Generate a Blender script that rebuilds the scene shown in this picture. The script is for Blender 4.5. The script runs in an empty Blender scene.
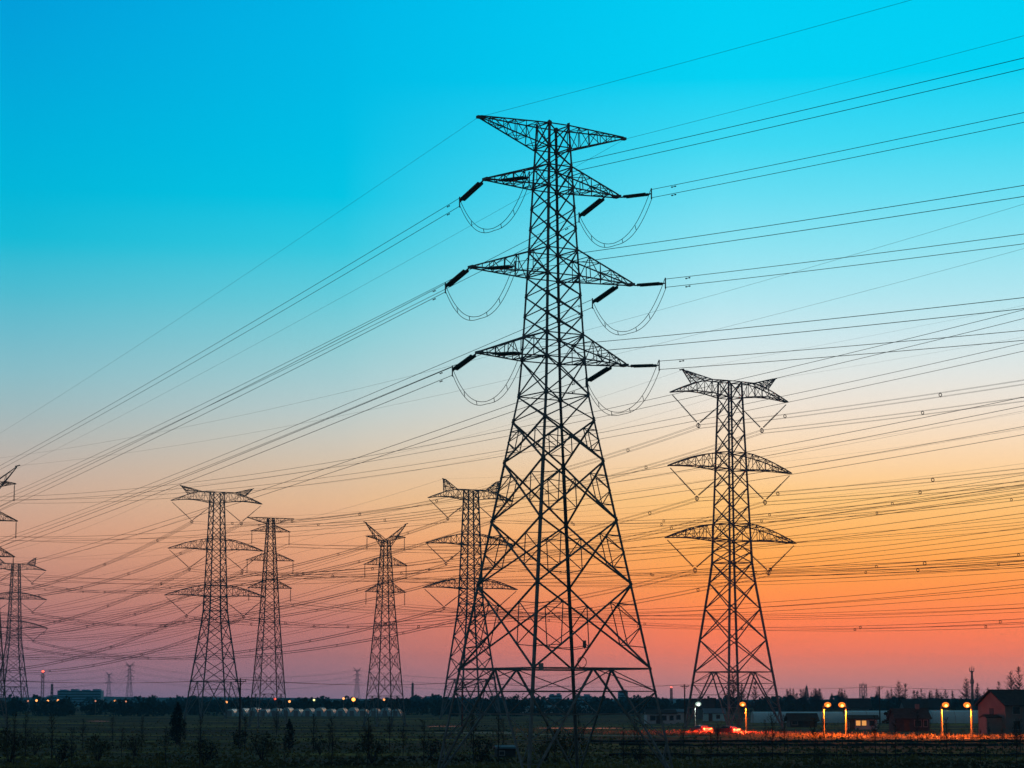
import bpy, math, random
from math import radians as R, sin, cos, tan, atan, pi
from mathutils import Vector as V, Matrix

random.seed(7)
SC = bpy.context.scene
COL = SC.collection

# ------------------------------------------------------------------ camera
FPX = 2400.0
PITCH = atan((700.0 - 384.0) / FPX)
HC = 6.0
cam_data = bpy.data.cameras.new('camera')
cam_data.sensor_width = 36.0
cam_data.lens = 36.0 * FPX / 1024.0
cam_data.clip_start = 0.5
cam_data.clip_end = 30000.0
cam = bpy.data.objects.new('camera', cam_data)
cam.location = (0, 0, HC)
cam.rotation_euler = (pi / 2 + PITCH, 0, 0)
COL.objects.link(cam)
SC.camera = cam


def elev(v):
    return PITCH + atan((384.0 - v) / FPX)


def zof(v, y):
    """height of a thing seen at image row v, y metres away on the axis"""
    return HC + y * tan(elev(v))


def at(px, v, y):
    """a world point y metres away that stands at image column px, row v"""
    z = zof(v, y)
    d = y * cos(PITCH) + (z - HC) * sin(PITCH)
    return V(((px - 512.0) * d / FPX, y, z))


def gx(px, y):
    d = y * cos(PITCH) - HC * sin(PITCH)
    return (px - 512.0) * d / FPX


def gy(v):
    return -HC / tan(elev(v))


def lin(c):
    return tuple((x / 255 / 12.92) if x / 255 <= 0.04045 else ((x / 255 + 0.055) / 1.055) ** 2.4 for x in c)


# ------------------------------------------------------------------ sky (dusk gradient by direction)
SKY_RIGHT = [(0, (2, 206, 243)), (60, (0, 208, 243)), (110, (14, 211, 242)), (150, (66, 216, 242)), (200, (105, 221, 242)), (250, (142, 226, 241)),
             (300, (176, 229, 239)), (350, (212, 231, 235)), (400, (236, 228, 217)), (450, (251, 218, 180)),
             (500, (254, 198, 125)), (550, (255, 172, 86)), (590, (255, 148, 76)), (625, (252, 126, 80)), (650, (232, 119, 93)),
             (675, (195, 121, 114)), (700, (152, 119, 131))]
SKY_LEFT = [(0, (4, 157, 217)), (60, (4, 164, 218)), (150, (3, 176, 218)), (220, (6, 184, 216)), (260, (28, 187, 213)), (290, (68, 187, 209)), (330, (104, 187, 205)),
            (380, (138, 188, 198)), (420, (162, 184, 187)), (460, (188, 178, 169)), (500, (203, 170, 149)),
            (540, (207, 156, 131)), (580, (190, 134, 119)), (620, (169, 115, 114)), (650, (147, 106, 117)),
            (680, (128, 103, 124)), (700, (104, 97, 125))]

SKY_MID = [(0, (1, 182, 231)), (100, (0, 188, 230)), (190, (2, 196, 229)), (225, (20, 199, 226)), (250, (56, 201, 224)), (300, (106, 204, 219)), (350, (146, 205, 212)), (400, (180, 204, 206)),
           (430, (200, 202, 194)), (460, (215, 195, 170)), (500, (228, 185, 145)), (540, (231, 165, 122)), (580, (217, 146, 111)), (620, (192, 121, 109)), (650, (170, 112, 112)), (680, (143, 108, 122)), (700, (122, 105, 127))]

world = bpy.data.worlds.new('World')
SC.world = world
world.use_nodes = True
nt = world.node_tree
for n in list(nt.nodes):
    nt.nodes.remove(n)


def N(t, kind, **kw):
    n = t.nodes.new(kind)
    for k, v in kw.items():
        setattr(n, k, v)
    return n


def ramp(t, stops):
    r = N(t, 'ShaderNodeValToRGB')
    e = r.color_ramp.elements
    while len(e) > 1:
        e.remove(e[-1])
    e[0].position = stops[0][0]
    e[0].color = (*stops[0][1], 1)
    for p, c in stops[1:]:
        x = e.new(p)
        x.color = (*c, 1)
    return r


# the air between here and the sky: a layer of haze HAZE_TOP high reaching HAZE_FAR; the sky behind it is brighter and redder than it looks through it
HAZE_D, HAZE_TOP, HAZE_FAR = 0.00017, 84.0, 4600.0
HAZE_COL = (0.12, 0.66, 1.0)
AIR = (0.012, 0.036, 0.065)


def look(tab, v):
    for (v0, c0), (v1, c1) in zip(tab, tab[1:]):
        if v0 <= v <= v1:
            t = (v - v0) / (v1 - v0)
            return tuple(a + (b - a) * t for a, b in zip(lin(c0), lin(c1)))
    return lin(tab[-1][1])


def behind_haze(c, v):
    e = max(1e-4, elev(v))
    path = min(HAZE_FAR, (HAZE_TOP - HC) / sin(e))
    t = math.exp(-HAZE_D * path)
    return tuple(max(0.0, (x - a * (1 - t)) / t) for x, a in zip(c, AIR))


VS = [699, 694, 688, 682, 676, 669, 662, 654, 645, 635, 622, 608, 594, 580, 560, 540, 520, 500, 470, 440, 410, 380, 340, 300, 250, 200, 150, 80, 0]


def sky_stops(tab, tops):
    return [(max(0.0, sin(elev(v))), behind_haze(look(tab, v), v)) for v in VS] + tops


tc = N(nt, 'ShaderNodeTexCoord')
sep = N(nt, 'ShaderNodeSeparateXYZ')
nt.links.new(tc.outputs['Generated'], sep.inputs[0])
rr = ramp(nt, sky_stops(SKY_RIGHT, [(0.42, lin((60, 130, 155))), (0.7, lin((66, 70, 72))), (1.0, lin((60, 58, 56)))]))
rl = ramp(nt, sky_stops(SKY_LEFT, [(0.42, lin((50, 110, 140))), (0.7, lin((62, 66, 70))), (1.0, lin((60, 58, 56)))]))
nt.links.new(sep.outputs['Z'], rr.inputs[0])
nt.links.new(sep.outputs['Z'], rl.inputs[0])
rm = ramp(nt, sky_stops(SKY_MID, [(0.42, lin((54, 120, 147))), (0.7, lin((64, 68, 71))), (1.0, lin((60, 58, 56)))]))
nt.links.new(sep.outputs['Z'], rm.inputs[0])
mr = N(nt, 'ShaderNodeMapRange', interpolation_type='LINEAR')
mr.inputs[1].default_value = -0.07
mr.inputs[2].default_value = 0.085
nt.links.new(sep.outputs['X'], mr.inputs[0])
mx = N(nt, 'ShaderNodeMix', data_type='RGBA')
nt.links.new(mr.outputs[0], mx.inputs[0])
mr0 = N(nt, 'ShaderNodeMapRange', interpolation_type='LINEAR')
mr0.inputs[1].default_value = -0.20
mr0.inputs[2].default_value = -0.06
nt.links.new(sep.outputs['X'], mr0.inputs[0])
mx0_ = N(nt, 'ShaderNodeMix', data_type='RGBA')
nt.links.new(mr0.outputs[0], mx0_.inputs[0])
nt.links.new(rl.outputs[0], mx0_.inputs[6])
nt.links.new(rm.outputs[0], mx0_.inputs[7])
nt.links.new(mx0_.outputs[2], mx.inputs[6])
nt.links.new(rr.outputs[0], mx.inputs[7])
# the sky opposite the afterglow is dull blue
mb_ = N(nt, 'ShaderNodeMapRange', interpolation_type='SMOOTHSTEP')
mb_.inputs[1].default_value = 0.75
mb_.inputs[2].default_value = -0.1
nt.links.new(sep.outputs['Y'], mb_.inputs[0])
mx2 = N(nt, 'ShaderNodeMix', data_type='RGBA')
nt.links.new(mb_.outputs[0], mx2.inputs[0])
nt.links.new(mx.outputs[2], mx2.inputs[6])
mx2.inputs[7].default_value = (*lin((60, 76, 86)), 1)
bg = N(nt, 'ShaderNodeBackground')
bg.inputs[1].default_value = 1.0
nt.links.new(mx2.outputs[2], bg.inputs[0])
wo = N(nt, 'ShaderNodeOutputWorld')
nt.links.new(bg.outputs[0], wo.inputs[0])

# the sun has just set to the right of the view: only a trace of warm light is left
sun_d = bpy.data.lights.new('sun', 'SUN')
sun_d.energy = 0.05
sun_d.angle = R(8)
sun_d.color = (1.0, 0.5, 0.25)
sun = bpy.data.objects.new('sun', sun_d)
sun.rotation_euler = (R(87), 0, R(-28 + 180))
COL.objects.link(sun)

SC.view_settings.view_transform = 'Standard'
SC.view_settings.look = 'None'
SC.view_settings.exposure = 0.0
SC.view_settings.gamma = 1.0
SC.view_settings.use_curve_mapping = False
SC.render.engine = 'CYCLES'
SC.cycles.use_denoising = True
SC.cycles.denoiser = 'OPENIMAGEDENOISE'
SC.cycles.denoising_input_passes = 'RGB_ALBEDO_NORMAL'
SC.cycles.max_bounces = 4
SC.cycles.volume_bounces = 0
SC.cycles.sample_clamp_indirect = 4.0


# ------------------------------------------------------------------ materials
def mat(name, col, rough=0.8, metal=0.0, noise=0.25, scale=2.0, emit=None, estr=1.0, spec=0.3):
    m = bpy.data.materials.new(name)
    m.use_nodes = True
    t = m.node_tree
    b = t.nodes['Principled BSDF']
    b.inputs['Roughness'].default_value = rough
    b.inputs['Metallic'].default_value = metal
    b.inputs['Specular IOR Level'].default_value = spec
    if emit:
        b.inputs['Emission Color'].default_value = (*emit, 1)
        b.inputs['Emission Strength'].default_value = estr
        b.inputs['Base Color'].default_value = (*col, 1)
    else:
        tcn = N(t, 'ShaderNodeTexCoord')
        nz = N(t, 'ShaderNodeTexNoise')
        nz.inputs['Scale'].default_value = scale
        nz.inputs['Detail'].default_value = 4
        t.links.new(tcn.outputs['Object'], nz.inputs['Vector'])
        rp = ramp(t, [(0.3, tuple(c * (1 - noise) for c in col)), (0.7, tuple(min(1, c * (1 + noise)) for c in col))])
        t.links.new(nz.outputs['Fac'], rp.inputs[0])
        t.links.new(rp.outputs[0], b.inputs['Base Color'])
    return m


M = dict(
    steel=mat('dark_galvanised_steel', (0.19, 0.21, 0.23), 0.7, 0.0, 0.3, 1.5),
    glass=mat('teal_glass_insulator', (0.02, 0.075, 0.075), 0.35, 0, 0.2, 3, spec=0.5),
    wire=mat('weathered_aluminium_wire', (0.05, 0.05, 0.055), 0.8, 0, 0.1, 0.2),
    grey=mat('grey_painted_plate', (0.32, 0.34, 0.36), 0.6),
    concrete=mat('concrete', (0.30, 0.29, 0.27), 0.9),
    bark=mat('bark', (0.05, 0.04, 0.032), 0.9),
    twig=mat('bare_twigs', (0.035, 0.028, 0.024), 0.9),
    leaf_dark=mat('dark_evergreen_leaf', (0.012, 0.022, 0.014), 0.8, noise=0.5, scale=1.2),
    leaf=mat('tree_leaf', (0.028, 0.042, 0.022), 0.8, noise=0.5, scale=0.6),
    leaf_olive=mat('young_olive_leaf', (0.075, 0.075, 0.024), 0.8, noise=0.5, scale=0.8),
    grass=mat('dry_grass', (0.125, 0.125, 0.034), 0.9, noise=0.8, scale=0.035),
    straw=mat('straw', (0.26, 0.2, 0.11), 0.9, noise=0.4, scale=0.4),
    wood=mat('weathered_pole_wood', (0.06, 0.05, 0.042), 0.9),
    white=mat('white_render', (0.62, 0.64, 0.66), 0.8, noise=0.1, scale=0.5),
    wallgrey=mat('grey_render', (0.20, 0.20, 0.21), 0.85, noise=0.15, scale=0.6),
    brick=mat('dull_brick', (0.055, 0.05, 0.05), 0.9, noise=0.2, scale=2.0),
    film=mat('greenhouse_film', (0.56, 0.84, 0.95), 0.16, noise=0.12, scale=0.3, spec=0.5),
    roof=mat('dark_tile_roof', (0.045, 0.042, 0.042), 0.8, noise=0.3, scale=1.5),
    blueroof=mat('blue_sheet_roof', (0.10, 0.19, 0.26), 0.5, noise=0.2, scale=1.0, spec=0.5),
    haze_blue=mat('haze_tinted_block_wall', (0.26, 0.55, 0.72), 0.8, noise=0.15, scale=0.05),  # far walls: the blue of distance haze is painted into the base colour
    window=mat('dark_window_glass', (0.03, 0.04, 0.05), 0.15, spec=0.5),
    litwin=mat('lit_window', (0.9, 0.6, 0.3), emit=(1.0, 0.42, 0.10), estr=0.8),
    door=mat('brown_door', (0.10, 0.06, 0.04), 0.7),
    pole=mat('painted_lamp_pole', (0.2, 0.2, 0.19), 0.7, noise=0.1),
    sodium=mat('sodium_lamp_glass', (1, 0.6, 0.2), emit=(1.0, 0.2, 0.012), estr=1.4),
    ledlamp=mat('white_lamp_glass', (1, 1, 1), emit=(0.5, 0.75, 0.62), estr=0.8),
    bulb=mat('hot_sodium_bulb', (1, .7, .3), emit=(1.0, 0.5, 0.1), estr=5.0),
    bulb_white=mat('white_bulb', (1, 1, 1), emit=(0.9, 1.0, 0.85), estr=9.0),
    redlamp=mat('red_beacon_glass', (1, 0.1, 0.05), emit=(1.0, 0.06, 0.03), estr=9.0),
    tail=mat('red_tail_light', (0.8, 0.05, 0.02), emit=(1.0, 0.07, 0.02), estr=10.0),
    carpaint=mat('dark_red_car_paint', (0.20, 0.02, 0.018), 0.3, noise=0.05, spec=0.6),
    tyre=mat('tyre_rubber', (0.02, 0.02, 0.02), 0.9),
    rim=mat('wheel_rim', (0.4, 0.4, 0.42), 0.35, 0.6),
    asphalt=mat('asphalt', (0.06, 0.058, 0.056), 0.9, noise=0.3, scale=0.8),
)


# dry grass lets light through its blades
st_ = M['straw'].node_tree
tl_ = N(st_, 'ShaderNodeBsdfTranslucent')
ms_ = N(st_, 'ShaderNodeMixShader')
ms_.inputs[0].default_value = 0.5
pr_ = st_.nodes['Principled BSDF']
st_.links.new(pr_.inputs['Base Color'].links[0].from_socket, tl_.inputs[0])
st_.links.new(pr_.outputs[0], ms_.inputs[1])
st_.links.new(tl_.outputs[0], ms_.inputs[2])
st_.links.new(ms_.outputs[0], st_.nodes['Material Output'].inputs[0])


# ------------------------------------------------------------------ mesh helpers
class MB:
    def __init__(self):
        self.v, self.f = [], []

    def poly(self, pts):
        i = len(self.v)
        self.v += [tuple(p) for p in pts]
        self.f.append(tuple(range(i, i + len(pts))))

    def prism(self, ring0, ring1, caps=True):
        n = len(ring0)
        i = len(self.v)
        self.v += [tuple(p) for p in ring0] + [tuple(p) for p in ring1]
        for k in range(n):
            self.f.append((i + k, i + (k + 1) % n, i + n + (k + 1) % n, i + n + k))
        if caps:
            self.f.append(tuple(range(i + n - 1, i - 1, -1)))
            self.f.append(tuple(range(i + n, i + 2 * n)))

    def frame(self, p, q):
        d = (q - p)
        if d.length < 1e-6:
            d = V((0, 0, 1))
        d.normalize()
        up = V((0, 0, 1)) if abs(d.z) < 0.9 else V((1, 0, 0))
        s = d.cross(up).normalized()
        return s, s.cross(d).normalized()

    def bar(self, p, q, w, h=None):
        p, q = V(p), V(q)
        s, u = self.frame(p, q)
        a, b = s * w / 2, u * (h or w) / 2
        self.prism([p - a - b, p + a - b, p + a + b, p - a + b], [q - a - b, q + a - b, q + a + b, q - a + b])

    def angle(self, p, q, w, inward):
        """steel angle section with its corner on the line p-q and flanges along the two inward directions"""
        p, q = V(p), V(q)
        a, b = V(inward[0]) * w, V(inward[1]) * w
        t = 0.16
        prof = [V((0, 0, 0)), a, a + b * t, a * t + b * t, a * t + b, b]
        self.prism([p + x for x in prof], [q + x for x in prof])

    def box(self, lo, hi):
        x0, y0, z0 = lo
        x1, y1, z1 = hi
        self.prism([(x0, y0, z0), (x1, y0, z0), (x1, y1, z0), (x0, y1, z0)], [(x0, y0, z1), (x1, y0, z1), (x1, y1, z1), (x0, y1, z1)])

    def tube(self, pts, r, n=4):
        pts = [V(p) for p in pts]
        rings = []
        for i, p in enumerate(pts):
            a = pts[max(0, i - 1)]
            b = pts[min(len(pts) - 1, i + 1)]
            s, u = self.frame(a, b)
            rad = r[i] if isinstance(r, (list, tuple)) else r
            rings.append([p + (s * cos(2 * pi * k / n) + u * sin(2 * pi * k / n)) * rad for k in range(n)])
        i0 = len(self.v)
        for g in rings:
            self.v += [tuple(x) for x in g]
        for i in range(len(rings) - 1):
            for k in range(n):
                a = i0 + i * n
                self.f.append((a + k, a + (k + 1) % n, a + n + (k + 1) % n, a + n + k))
        self.f.append(tuple(range(i0 + n - 1, i0 - 1, -1)))
        e = i0 + (len(rings) - 1) * n
        self.f.append(tuple(range(e, e + n)))

    def discs(self, p, q, r, n, core=0.35, sides=8):
        """an insulator string: n sheds along p-q"""
        p, q = V(p), V(q)
        pts, rad = [p], [r * core]
        for i in range(n):
            for f, k in ((0.15, core), (0.3, 1.0), (0.55, 0.9), (0.75, core)):
                pts.append(p.lerp(q, (i + f) / n))
                rad.append(r * k)
        pts.append(q)
        rad.append(r * core)
        self.tube(pts, rad, sides)

    def torus(self, c, r, rr, ax1=V((1, 0, 0)), ax2=V((0, 0, 1)), n=10):
        c = V(c)
        nrm = ax1.cross(ax2)
        i0 = len(self.v)
        for k in range(n):
            d = ax1 * cos(2 * pi * k / n) + ax2 * sin(2 * pi * k / n)
            for j in range(4):
                a = 2 * pi * j / 4
                self.v.append(tuple(c + d * (r + rr * cos(a)) + nrm * rr * sin(a)))
        for k in range(n):
            for j in range(4):
                a, b = i0 + k * 4, i0 + ((k + 1) % n) * 4
                self.f.append((a + j, a + (j + 1) % 4, b + (j + 1) % 4, b + j))

    def sphere(self, c, r, n=10, m=6, sz=1.0):
        c = V(c)
        i0 = len(self.v)
        for i in range(m + 1):
            th = pi * i / m
            for k in range(n):
                a = 2 * pi * k / n
                self.v.append((c.x + r * sin(th) * cos(a), c.y + r * sin(th) * sin(a), c.z + r * sz * cos(th)))
        for i in range(m):
            for k in range(n):
                a, b = i0 + i * n, i0 + (i + 1) * n
                self.f.append((a + k, b + k, b + (k + 1) % n, a + (k + 1) % n))

    def mesh(self, name, m):
        me = bpy.data.meshes.new(name)
        me.from_pydata(self.v, [], self.f)
        me.validate()
        me.materials.append(m)
        return me

    def build(self, name, m, parent=None, loc=None):
        o = bpy.data.objects.new(name, self.mesh(name, m))
        COL.objects.link(o)
        if parent:
            o.parent = parent
        if loc is not None:
            o.location = loc
        return o


def tag(o, label=None, cat=None, group=None, kind=None):
    if label:
        o['label'] = label
    if cat:
        o['category'] = cat
    if group:
        o['group'] = group
    if kind:
        o['kind'] = kind
    return o


def thing(name, label, cat, loc=(0, 0, 0), rz=0.0, group=None):
    o = bpy.data.objects.new(name, None)
    o.empty_display_size = 0.5
    COL.objects.link(o)
    o.location = loc
    o.rotation_euler = (0, 0, rz)
    return tag(o, label, cat, group)


def copy_tree(o, parent=None):
    c = o.copy()
    COL.objects.link(c)
    if parent:
        c.parent = parent
    for ch in list(o.children):
        copy_tree(ch, c)
    return c


def place(src, first, loc, rz, label, group=None, s=1.0):
    o = src if first else copy_tree(src)
    o.location = loc
    o.rotation_euler = (0, 0, rz)
    o.scale = (s, s, s)
    o['label'] = label
    if group:
        o['group'] = group
    return o


def world_pt(p, loc, rz):
    c, s = cos(rz), sin(rz)
    return V((p[0] * c - p[1] * s + loc[0], p[0] * s + p[1] * c + loc[1], p[2] + loc[2]))


# ------------------------------------------------------------------ ground
def ground_mat():
    m = bpy.data.materials.new('field_soil_and_crops')
    m.use_nodes = True
    t = m.node_tree
    b = t.nodes['Principled BSDF']
    b.inputs['Roughness'].default_value = 1.0
    b.inputs['Specular IOR Level'].default_value = 0.05
    g = N(t, 'ShaderNodeNewGeometry')

    def noise(sx, sy, detail=3, off=0.0):
        mp = N(t, 'ShaderNodeMapping')
        mp.inputs['Scale'].default_value = (sx, sy, 1)
        mp.inputs['Location'].default_value = (off, off * 1.7, 0)
        t.links.new(g.outputs['Position'], mp.inputs[0])
        n = N(t, 'ShaderNodeTexNoise')
        n.inputs['Scale'].default_value = 1.0
        n.inputs['Detail'].default_value = detail
        t.links.new(mp.outputs[0], n.inputs['Vector'])
        return n.outputs['Fac']

    strips = ramp(t, [(0.30, (0.026, 0.022, 0.016)), (0.42, (0.044, 0.036, 0.028)), (0.47, (0.036, 0.045, 0.014)), (0.55, (0.062, 0.072, 0.02)),
                      (0.60, (0.040, 0.034, 0.024)), (0.70, (0.085, 0.088, 0.022))])
    t.links.new(noise(0.007, 0.075, 3), strips.inputs[0])
    patch = ramp(t, [(0.50, (0, 0, 0)), (0.66, (1, 1, 1))])
    t.links.new(noise(0.022, 0.05, 5, 31.0), patch.inputs[0])
    mixc = N(t, 'ShaderNodeMix', data_type='RGBA')
    t.links.new(patch.outputs[0], mixc.inputs[0])
    t.links.new(strips.outputs[0], mixc.inputs[6])
    mixc.inputs[7].default_value = (0.23, 0.22, 0.03, 1)
    fine = ramp(t, [(0.35, (0.6, 0.6, 0.6)), (0.65, (1.35, 1.35, 1.35))])
    t.links.new(noise(0.5, 0.25, 5, 7.0), fine.inputs[0])
    mul = N(t, 'ShaderNodeMix', data_type='RGBA', blend_type='MULTIPLY')
    mul.inputs[0].default_value = 1.0
    t.links.new(mixc.outputs[2], mul.inputs[6])
    t.links.new(fine.outputs[0], mul.inputs[7])
    t.links.new(mul.outputs[2], b.inputs['Base Color'])
    return m


FAR = 4500.0
gm = MB()
gm.poly([(-2200, -300, 0), (2200, -300, 0), (2200, FAR, 0), (-2200, FAR, 0)])
tag(gm.build('ground', ground_mat()), kind='structure')


def strip(name, pts, w, m, z=0.004):
    """a flat ribbon along pts"""
    mb = MB()
    pts = [V((x, y, z)) for x, y in pts]
    L, Rr = [], []
    for i, p in enumerate(pts):
        d = (pts[min(i + 1, len(pts) - 1)] - pts[max(0, i - 1)]).normalized()
        s = V((-d.y, d.x, 0)) * w / 2
        L.append(p + s)
        Rr.append(p - s)
    i0 = len(mb.v)
    mb.v += [tuple(p) for p in L] + [tuple(p) for p in Rr]
    n = len(pts)
    for i in range(n - 1):
        mb.f.append((i, i + 1, n + i + 1, n + i))
    return tag(mb.build(name, m), kind='structure')


def smooth(pts, n=10):
    out = []
    for i in range(len(pts) - 1):
        p0 = pts[max(0, i - 1)]
        p1, p2 = pts[i], pts[i + 1]
        p3 = pts[min(len(pts) - 1, i + 2)]
        for k in range(n):
            t = k / n
            out.append(tuple(0.5 * ((2 * p1[j]) + (-p0[j] + p2[j]) * t + (2 * p0[j] - 5 * p1[j] + 4 * p2[j] - p3[j]) * t * t + (-p0[j] + 3 * p1[j] - 3 * p2[j] + p3[j]) * t ** 3) for j in range(2)))
    out.append(tuple(pts[-1]))
    return out


ROAD = smooth([(230, 362), (150, 378), (95, 392), (50, 414), (30, 428), (14, 446), (0, 466)])
strip('road_verge', ROAD, 44.0, mat('straw_litter', (0.26, 0.2, 0.11), 0.9, noise=0.4, scale=0.4), 0.004)
strip('road', ROAD, 6.0, M['asphalt'], 0.009)
wat = mat('still_ditch_water', (0.02, 0.025, 0.03), 0.08, noise=0.05, spec=0.6)
strip('ditch_water', smooth([(gx(540, 520), 520), (gx(575, 522), 522), (gx(610, 516), 516)]), 9.0, wat, 0.006)
strip('ditch_water', smooth([(gx(436, 560), 560), (gx(455, 556), 556)]), 8.0, wat, 0.006)
strip('ditch_water', smooth([(gx(92, 690), 690), (gx(108, 692), 692)]), 14.0, wat, 0.006)

# far low hills under the haze
hb = MB()
hx = [-2000 + 100 * i for i in range(41)]
hz = [6 + 2.2 * abs(sin(i * 0.9) + 0.6 * sin(i * 2.3)) + (3 if i < 17 else 0) for i in range(41)]
for i in range(40):
    hb.prism([(hx[i], 3800, 0), (hx[i + 1], 3800, 0), (hx[i + 1], 4400, 0), (hx[i], 4400, 0)],
             [(hx[i], 4000, hz[i]), (hx[i + 1], 4000, hz[i + 1]), (hx[i + 1], 4200, hz[i + 1]), (hx[i], 4200, hz[i])])
tag(hb.build('hills', M['leaf']), kind='structure')


# ------------------------------------------------------------------ lattice pylons
def corners(h, z):
    return [V((-h, -h, z)), V((h, -h, z)), V((h, h, z)), V((-h, h, z))]


def body(root, zs, hs, wl, wd, sub_below=None, kbase=True, horiz=(), mid_w=None, lsec=False, gusset=0.0):
    """legs (four parts) and one lattice of bracing; zs from the top down, the last two levels are platform and foot"""
    lat = MB()
    lev = [corners(h, z) for z, h in zip(zs, hs)]
    for k in range(4):
        leg = MB()
        sx, sy = (1 if lev[0][k].x < 0 else -1), (1 if lev[0][k].y < 0 else -1)
        for i in range(len(lev) - 1):
            w = wl(zs[i])
            if lsec:
                leg.angle(lev[i][k], lev[i + 1][k], w, ((sx, 0, 0), (0, sy, 0)))
            else:
                leg.bar(lev[i][k], lev[i + 1][k], w)
        foot = lev[-1][k]
        leg.box((foot.x - 0.35, foot.y - 0.35, -0.3), (foot.x + 0.35, foot.y + 0.35, 0.25))
        leg.build('leg', M['steel'], root)
    last = len(lev) - 1
    for i in range(last):
        top, bot = lev[i], lev[i + 1]
        w = wd(zs[i])
        for k in range(4):
            j = (k + 1) % 4
            A1, B1, A0, B0 = top[k], top[j], bot[k], bot[j]
            if kbase and i == last - 1:
                Mi = (A1 + B1) / 2
                lat.bar(A1, B1, w * 1.15)
                lat.bar(Mi, A0, w * 1.2)
                lat.bar(Mi, B0, w * 1.2)
                for (P1, P0, Q1) in ((A1, A0, Mi), (B1, B0, Mi)):
                    fr = (0.0, 0.2, 0.4, 0.62, 0.82)
                    for n_ in range(1, 5):
                        a = P1.lerp(P0, fr[n_])
                        b = Q1.lerp(P0, fr[n_])
                        lat.bar(a, b, w * 0.6)
                        c = Q1.lerp(P0, fr[n_ - 1]) if n_ % 2 else P1.lerp(P0, fr[n_ - 1])
                        lat.bar(a if n_ % 2 else b, c, w * 0.55)
                a, b = A1.lerp(A0, 0.2), B1.lerp(B0, 0.2)
                lat.bar(a, b, w * 0.6)
                lat.bar(Mi.lerp(A0, 0.4), Mi.lerp(B0, 0.4), w * 0.55)
                continue
            lat.bar(A0, B1, w)
            lat.bar(B0, A1, w)
            if i in horiz:
                lat.bar(A1, B1, w)
            if sub_below is not None and zs[i] <= sub_below:
                # centre of the X on a tapered panel
                wa, wb = (A1 - B1).length, (A0 - B0).length
                X = A1.lerp(B0, wa / (wa + wb))
                ws = w * 0.5
                for P1, P0 in ((A1, A0), (B1, B0)):
                    m_ = (P0 + P1) / 2
                    q1, q0 = P1.lerp(X, 0.5), P0.lerp(X, 0.5)
                    lat.bar(m_, q1, ws)
                    lat.bar(m_, q0, ws)
                    lat.bar(q1, q0, ws)
                    lat.bar(P1.lerp(P0, 0.25), q1, ws)
                    lat.bar(P1.lerp(P0, 0.75), q0, ws)
            if gusset:
                g = gusset
                d = (B1 - A1).normalized()
                n_ = V((-d.y, d.x, 0)) * 0.012
                for P, sg in ((A1, 1), (B1, -1)):
                    e = d * sg * g
                    lat.prism([P - n_ - V((0, 0, g)), P - n_ + e - V((0, 0, g * 0.6)), P - n_ + e + V((0, 0, g * 0.6)), P - n_ + V((0, 0, g))],
                              [P + n_ - V((0, 0, g)), P + n_ + e - V((0, 0, g * 0.6)), P + n_ + e + V((0, 0, g * 0.6)), P + n_ + V((0, 0, g))])
    lat.build('lattice_bracing', M['steel'], root)


def crossarm(root, side, L, zb, zt, hb, ht, ztip, wt, n, wc, wb, arch=0.0, rise=0.0, name='crossarm', horn=None, power=1.0):
    mb = MB()
    Bp, Bm, Tp, Tm = [], [], [], []
    for i in range(n + 1):
        u = i / n
        xb = hb + (L - hb) * u
        yb = hb + (wt - hb) * u
        z_b = zb + (ztip - zb) * u + rise * sin(pi * u)
        k = u ** power if arch == 0 else (0 if u < arch else ((u - arch) / (1 - arch)) ** 1.25)
        z_t = zt + (ztip + 0.12 - zt) * k
        xt = ht + (L - ht) * u
        yt = ht + (wt - ht) * u
        Bp.append(V((side * xb, yb, z_b)))
        Bm.append(V((side * xb, -yb, z_b)))
        Tp.append(V((side * xt, yt, z_t)))
        Tm.append(V((side * xt, -yt, z_t)))
    for i in range(n):
        for S in (Bp, Bm, Tp, Tm):
            mb.bar(S[i], S[i + 1], wc)
        for T, B in ((Tp, Bp), (Tm, Bm)):
            if i:
                mb.bar(T[i], B[i], wb)
            if i < n - 1:
                mb.bar(*((T[i], B[i + 1]) if i % 2 else (B[i], T[i + 1])), wb)
        mb.bar(*((Bp[i], Bm[i + 1]) if i % 2 else (Bm[i], Bp[i + 1])), wb)
        mb.bar(*((Tp[i], Tm[i + 1]) if i % 2 else (Tm[i], Tp[i + 1])), wb)
        if i:
            mb.bar(Bp[i], Bm[i], wb)
            mb.bar(Tp[i], Tm[i], wb)
    mb.box((min(side * (L - .1), side * (L + .25)), -wt - .04, ztip - .07), (max(side * (L - .1), side * (L + .25)), wt + .04, ztip + .13))
    if horn:
        # a horn rising from the arm's top chord: (u0, u1, x, z)
        i0, i1, hx_, hz_ = horn
        tip = V((side * hx_, 0, hz_))
        base = [Tp[i0], Tm[i0], Tp[i1], Tm[i1]]
        nn = 5
        ends_ = [tip + V((-side * .4, .2, -.1)), tip + V((-side * .4, -.2, -.1)), tip + V((side * .3, .2, 0)), tip + V((side * .3, -.2, 0))]
        rows = [[p.lerp(e_, q / nn) for p, e_ in zip(base, ends_)] for q in range(nn + 1)]
        for q in range(nn):
            for k in range(4):
                mb.bar(rows[q][k], rows[q + 1][k], wc * 0.9)
            for a, b in ((0, 2), (1, 3), (0, 1), (2, 3)):
                mb.bar(*((rows[q][a], rows[q + 1][b]) if q % 2 else (rows[q][b], rows[q + 1][a])), wb)
                if q:
                    mb.bar(rows[q][a], rows[q][b], wb)
        mb.bar(tip + V((-side * .5, 0, -.2)), tip + V((side * 0.75, 0, 0.1)), wc * 1.3)
    o = mb.build(name, M['steel'], root)
    return o


GRP_T = 'lattice transmission towers'

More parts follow.
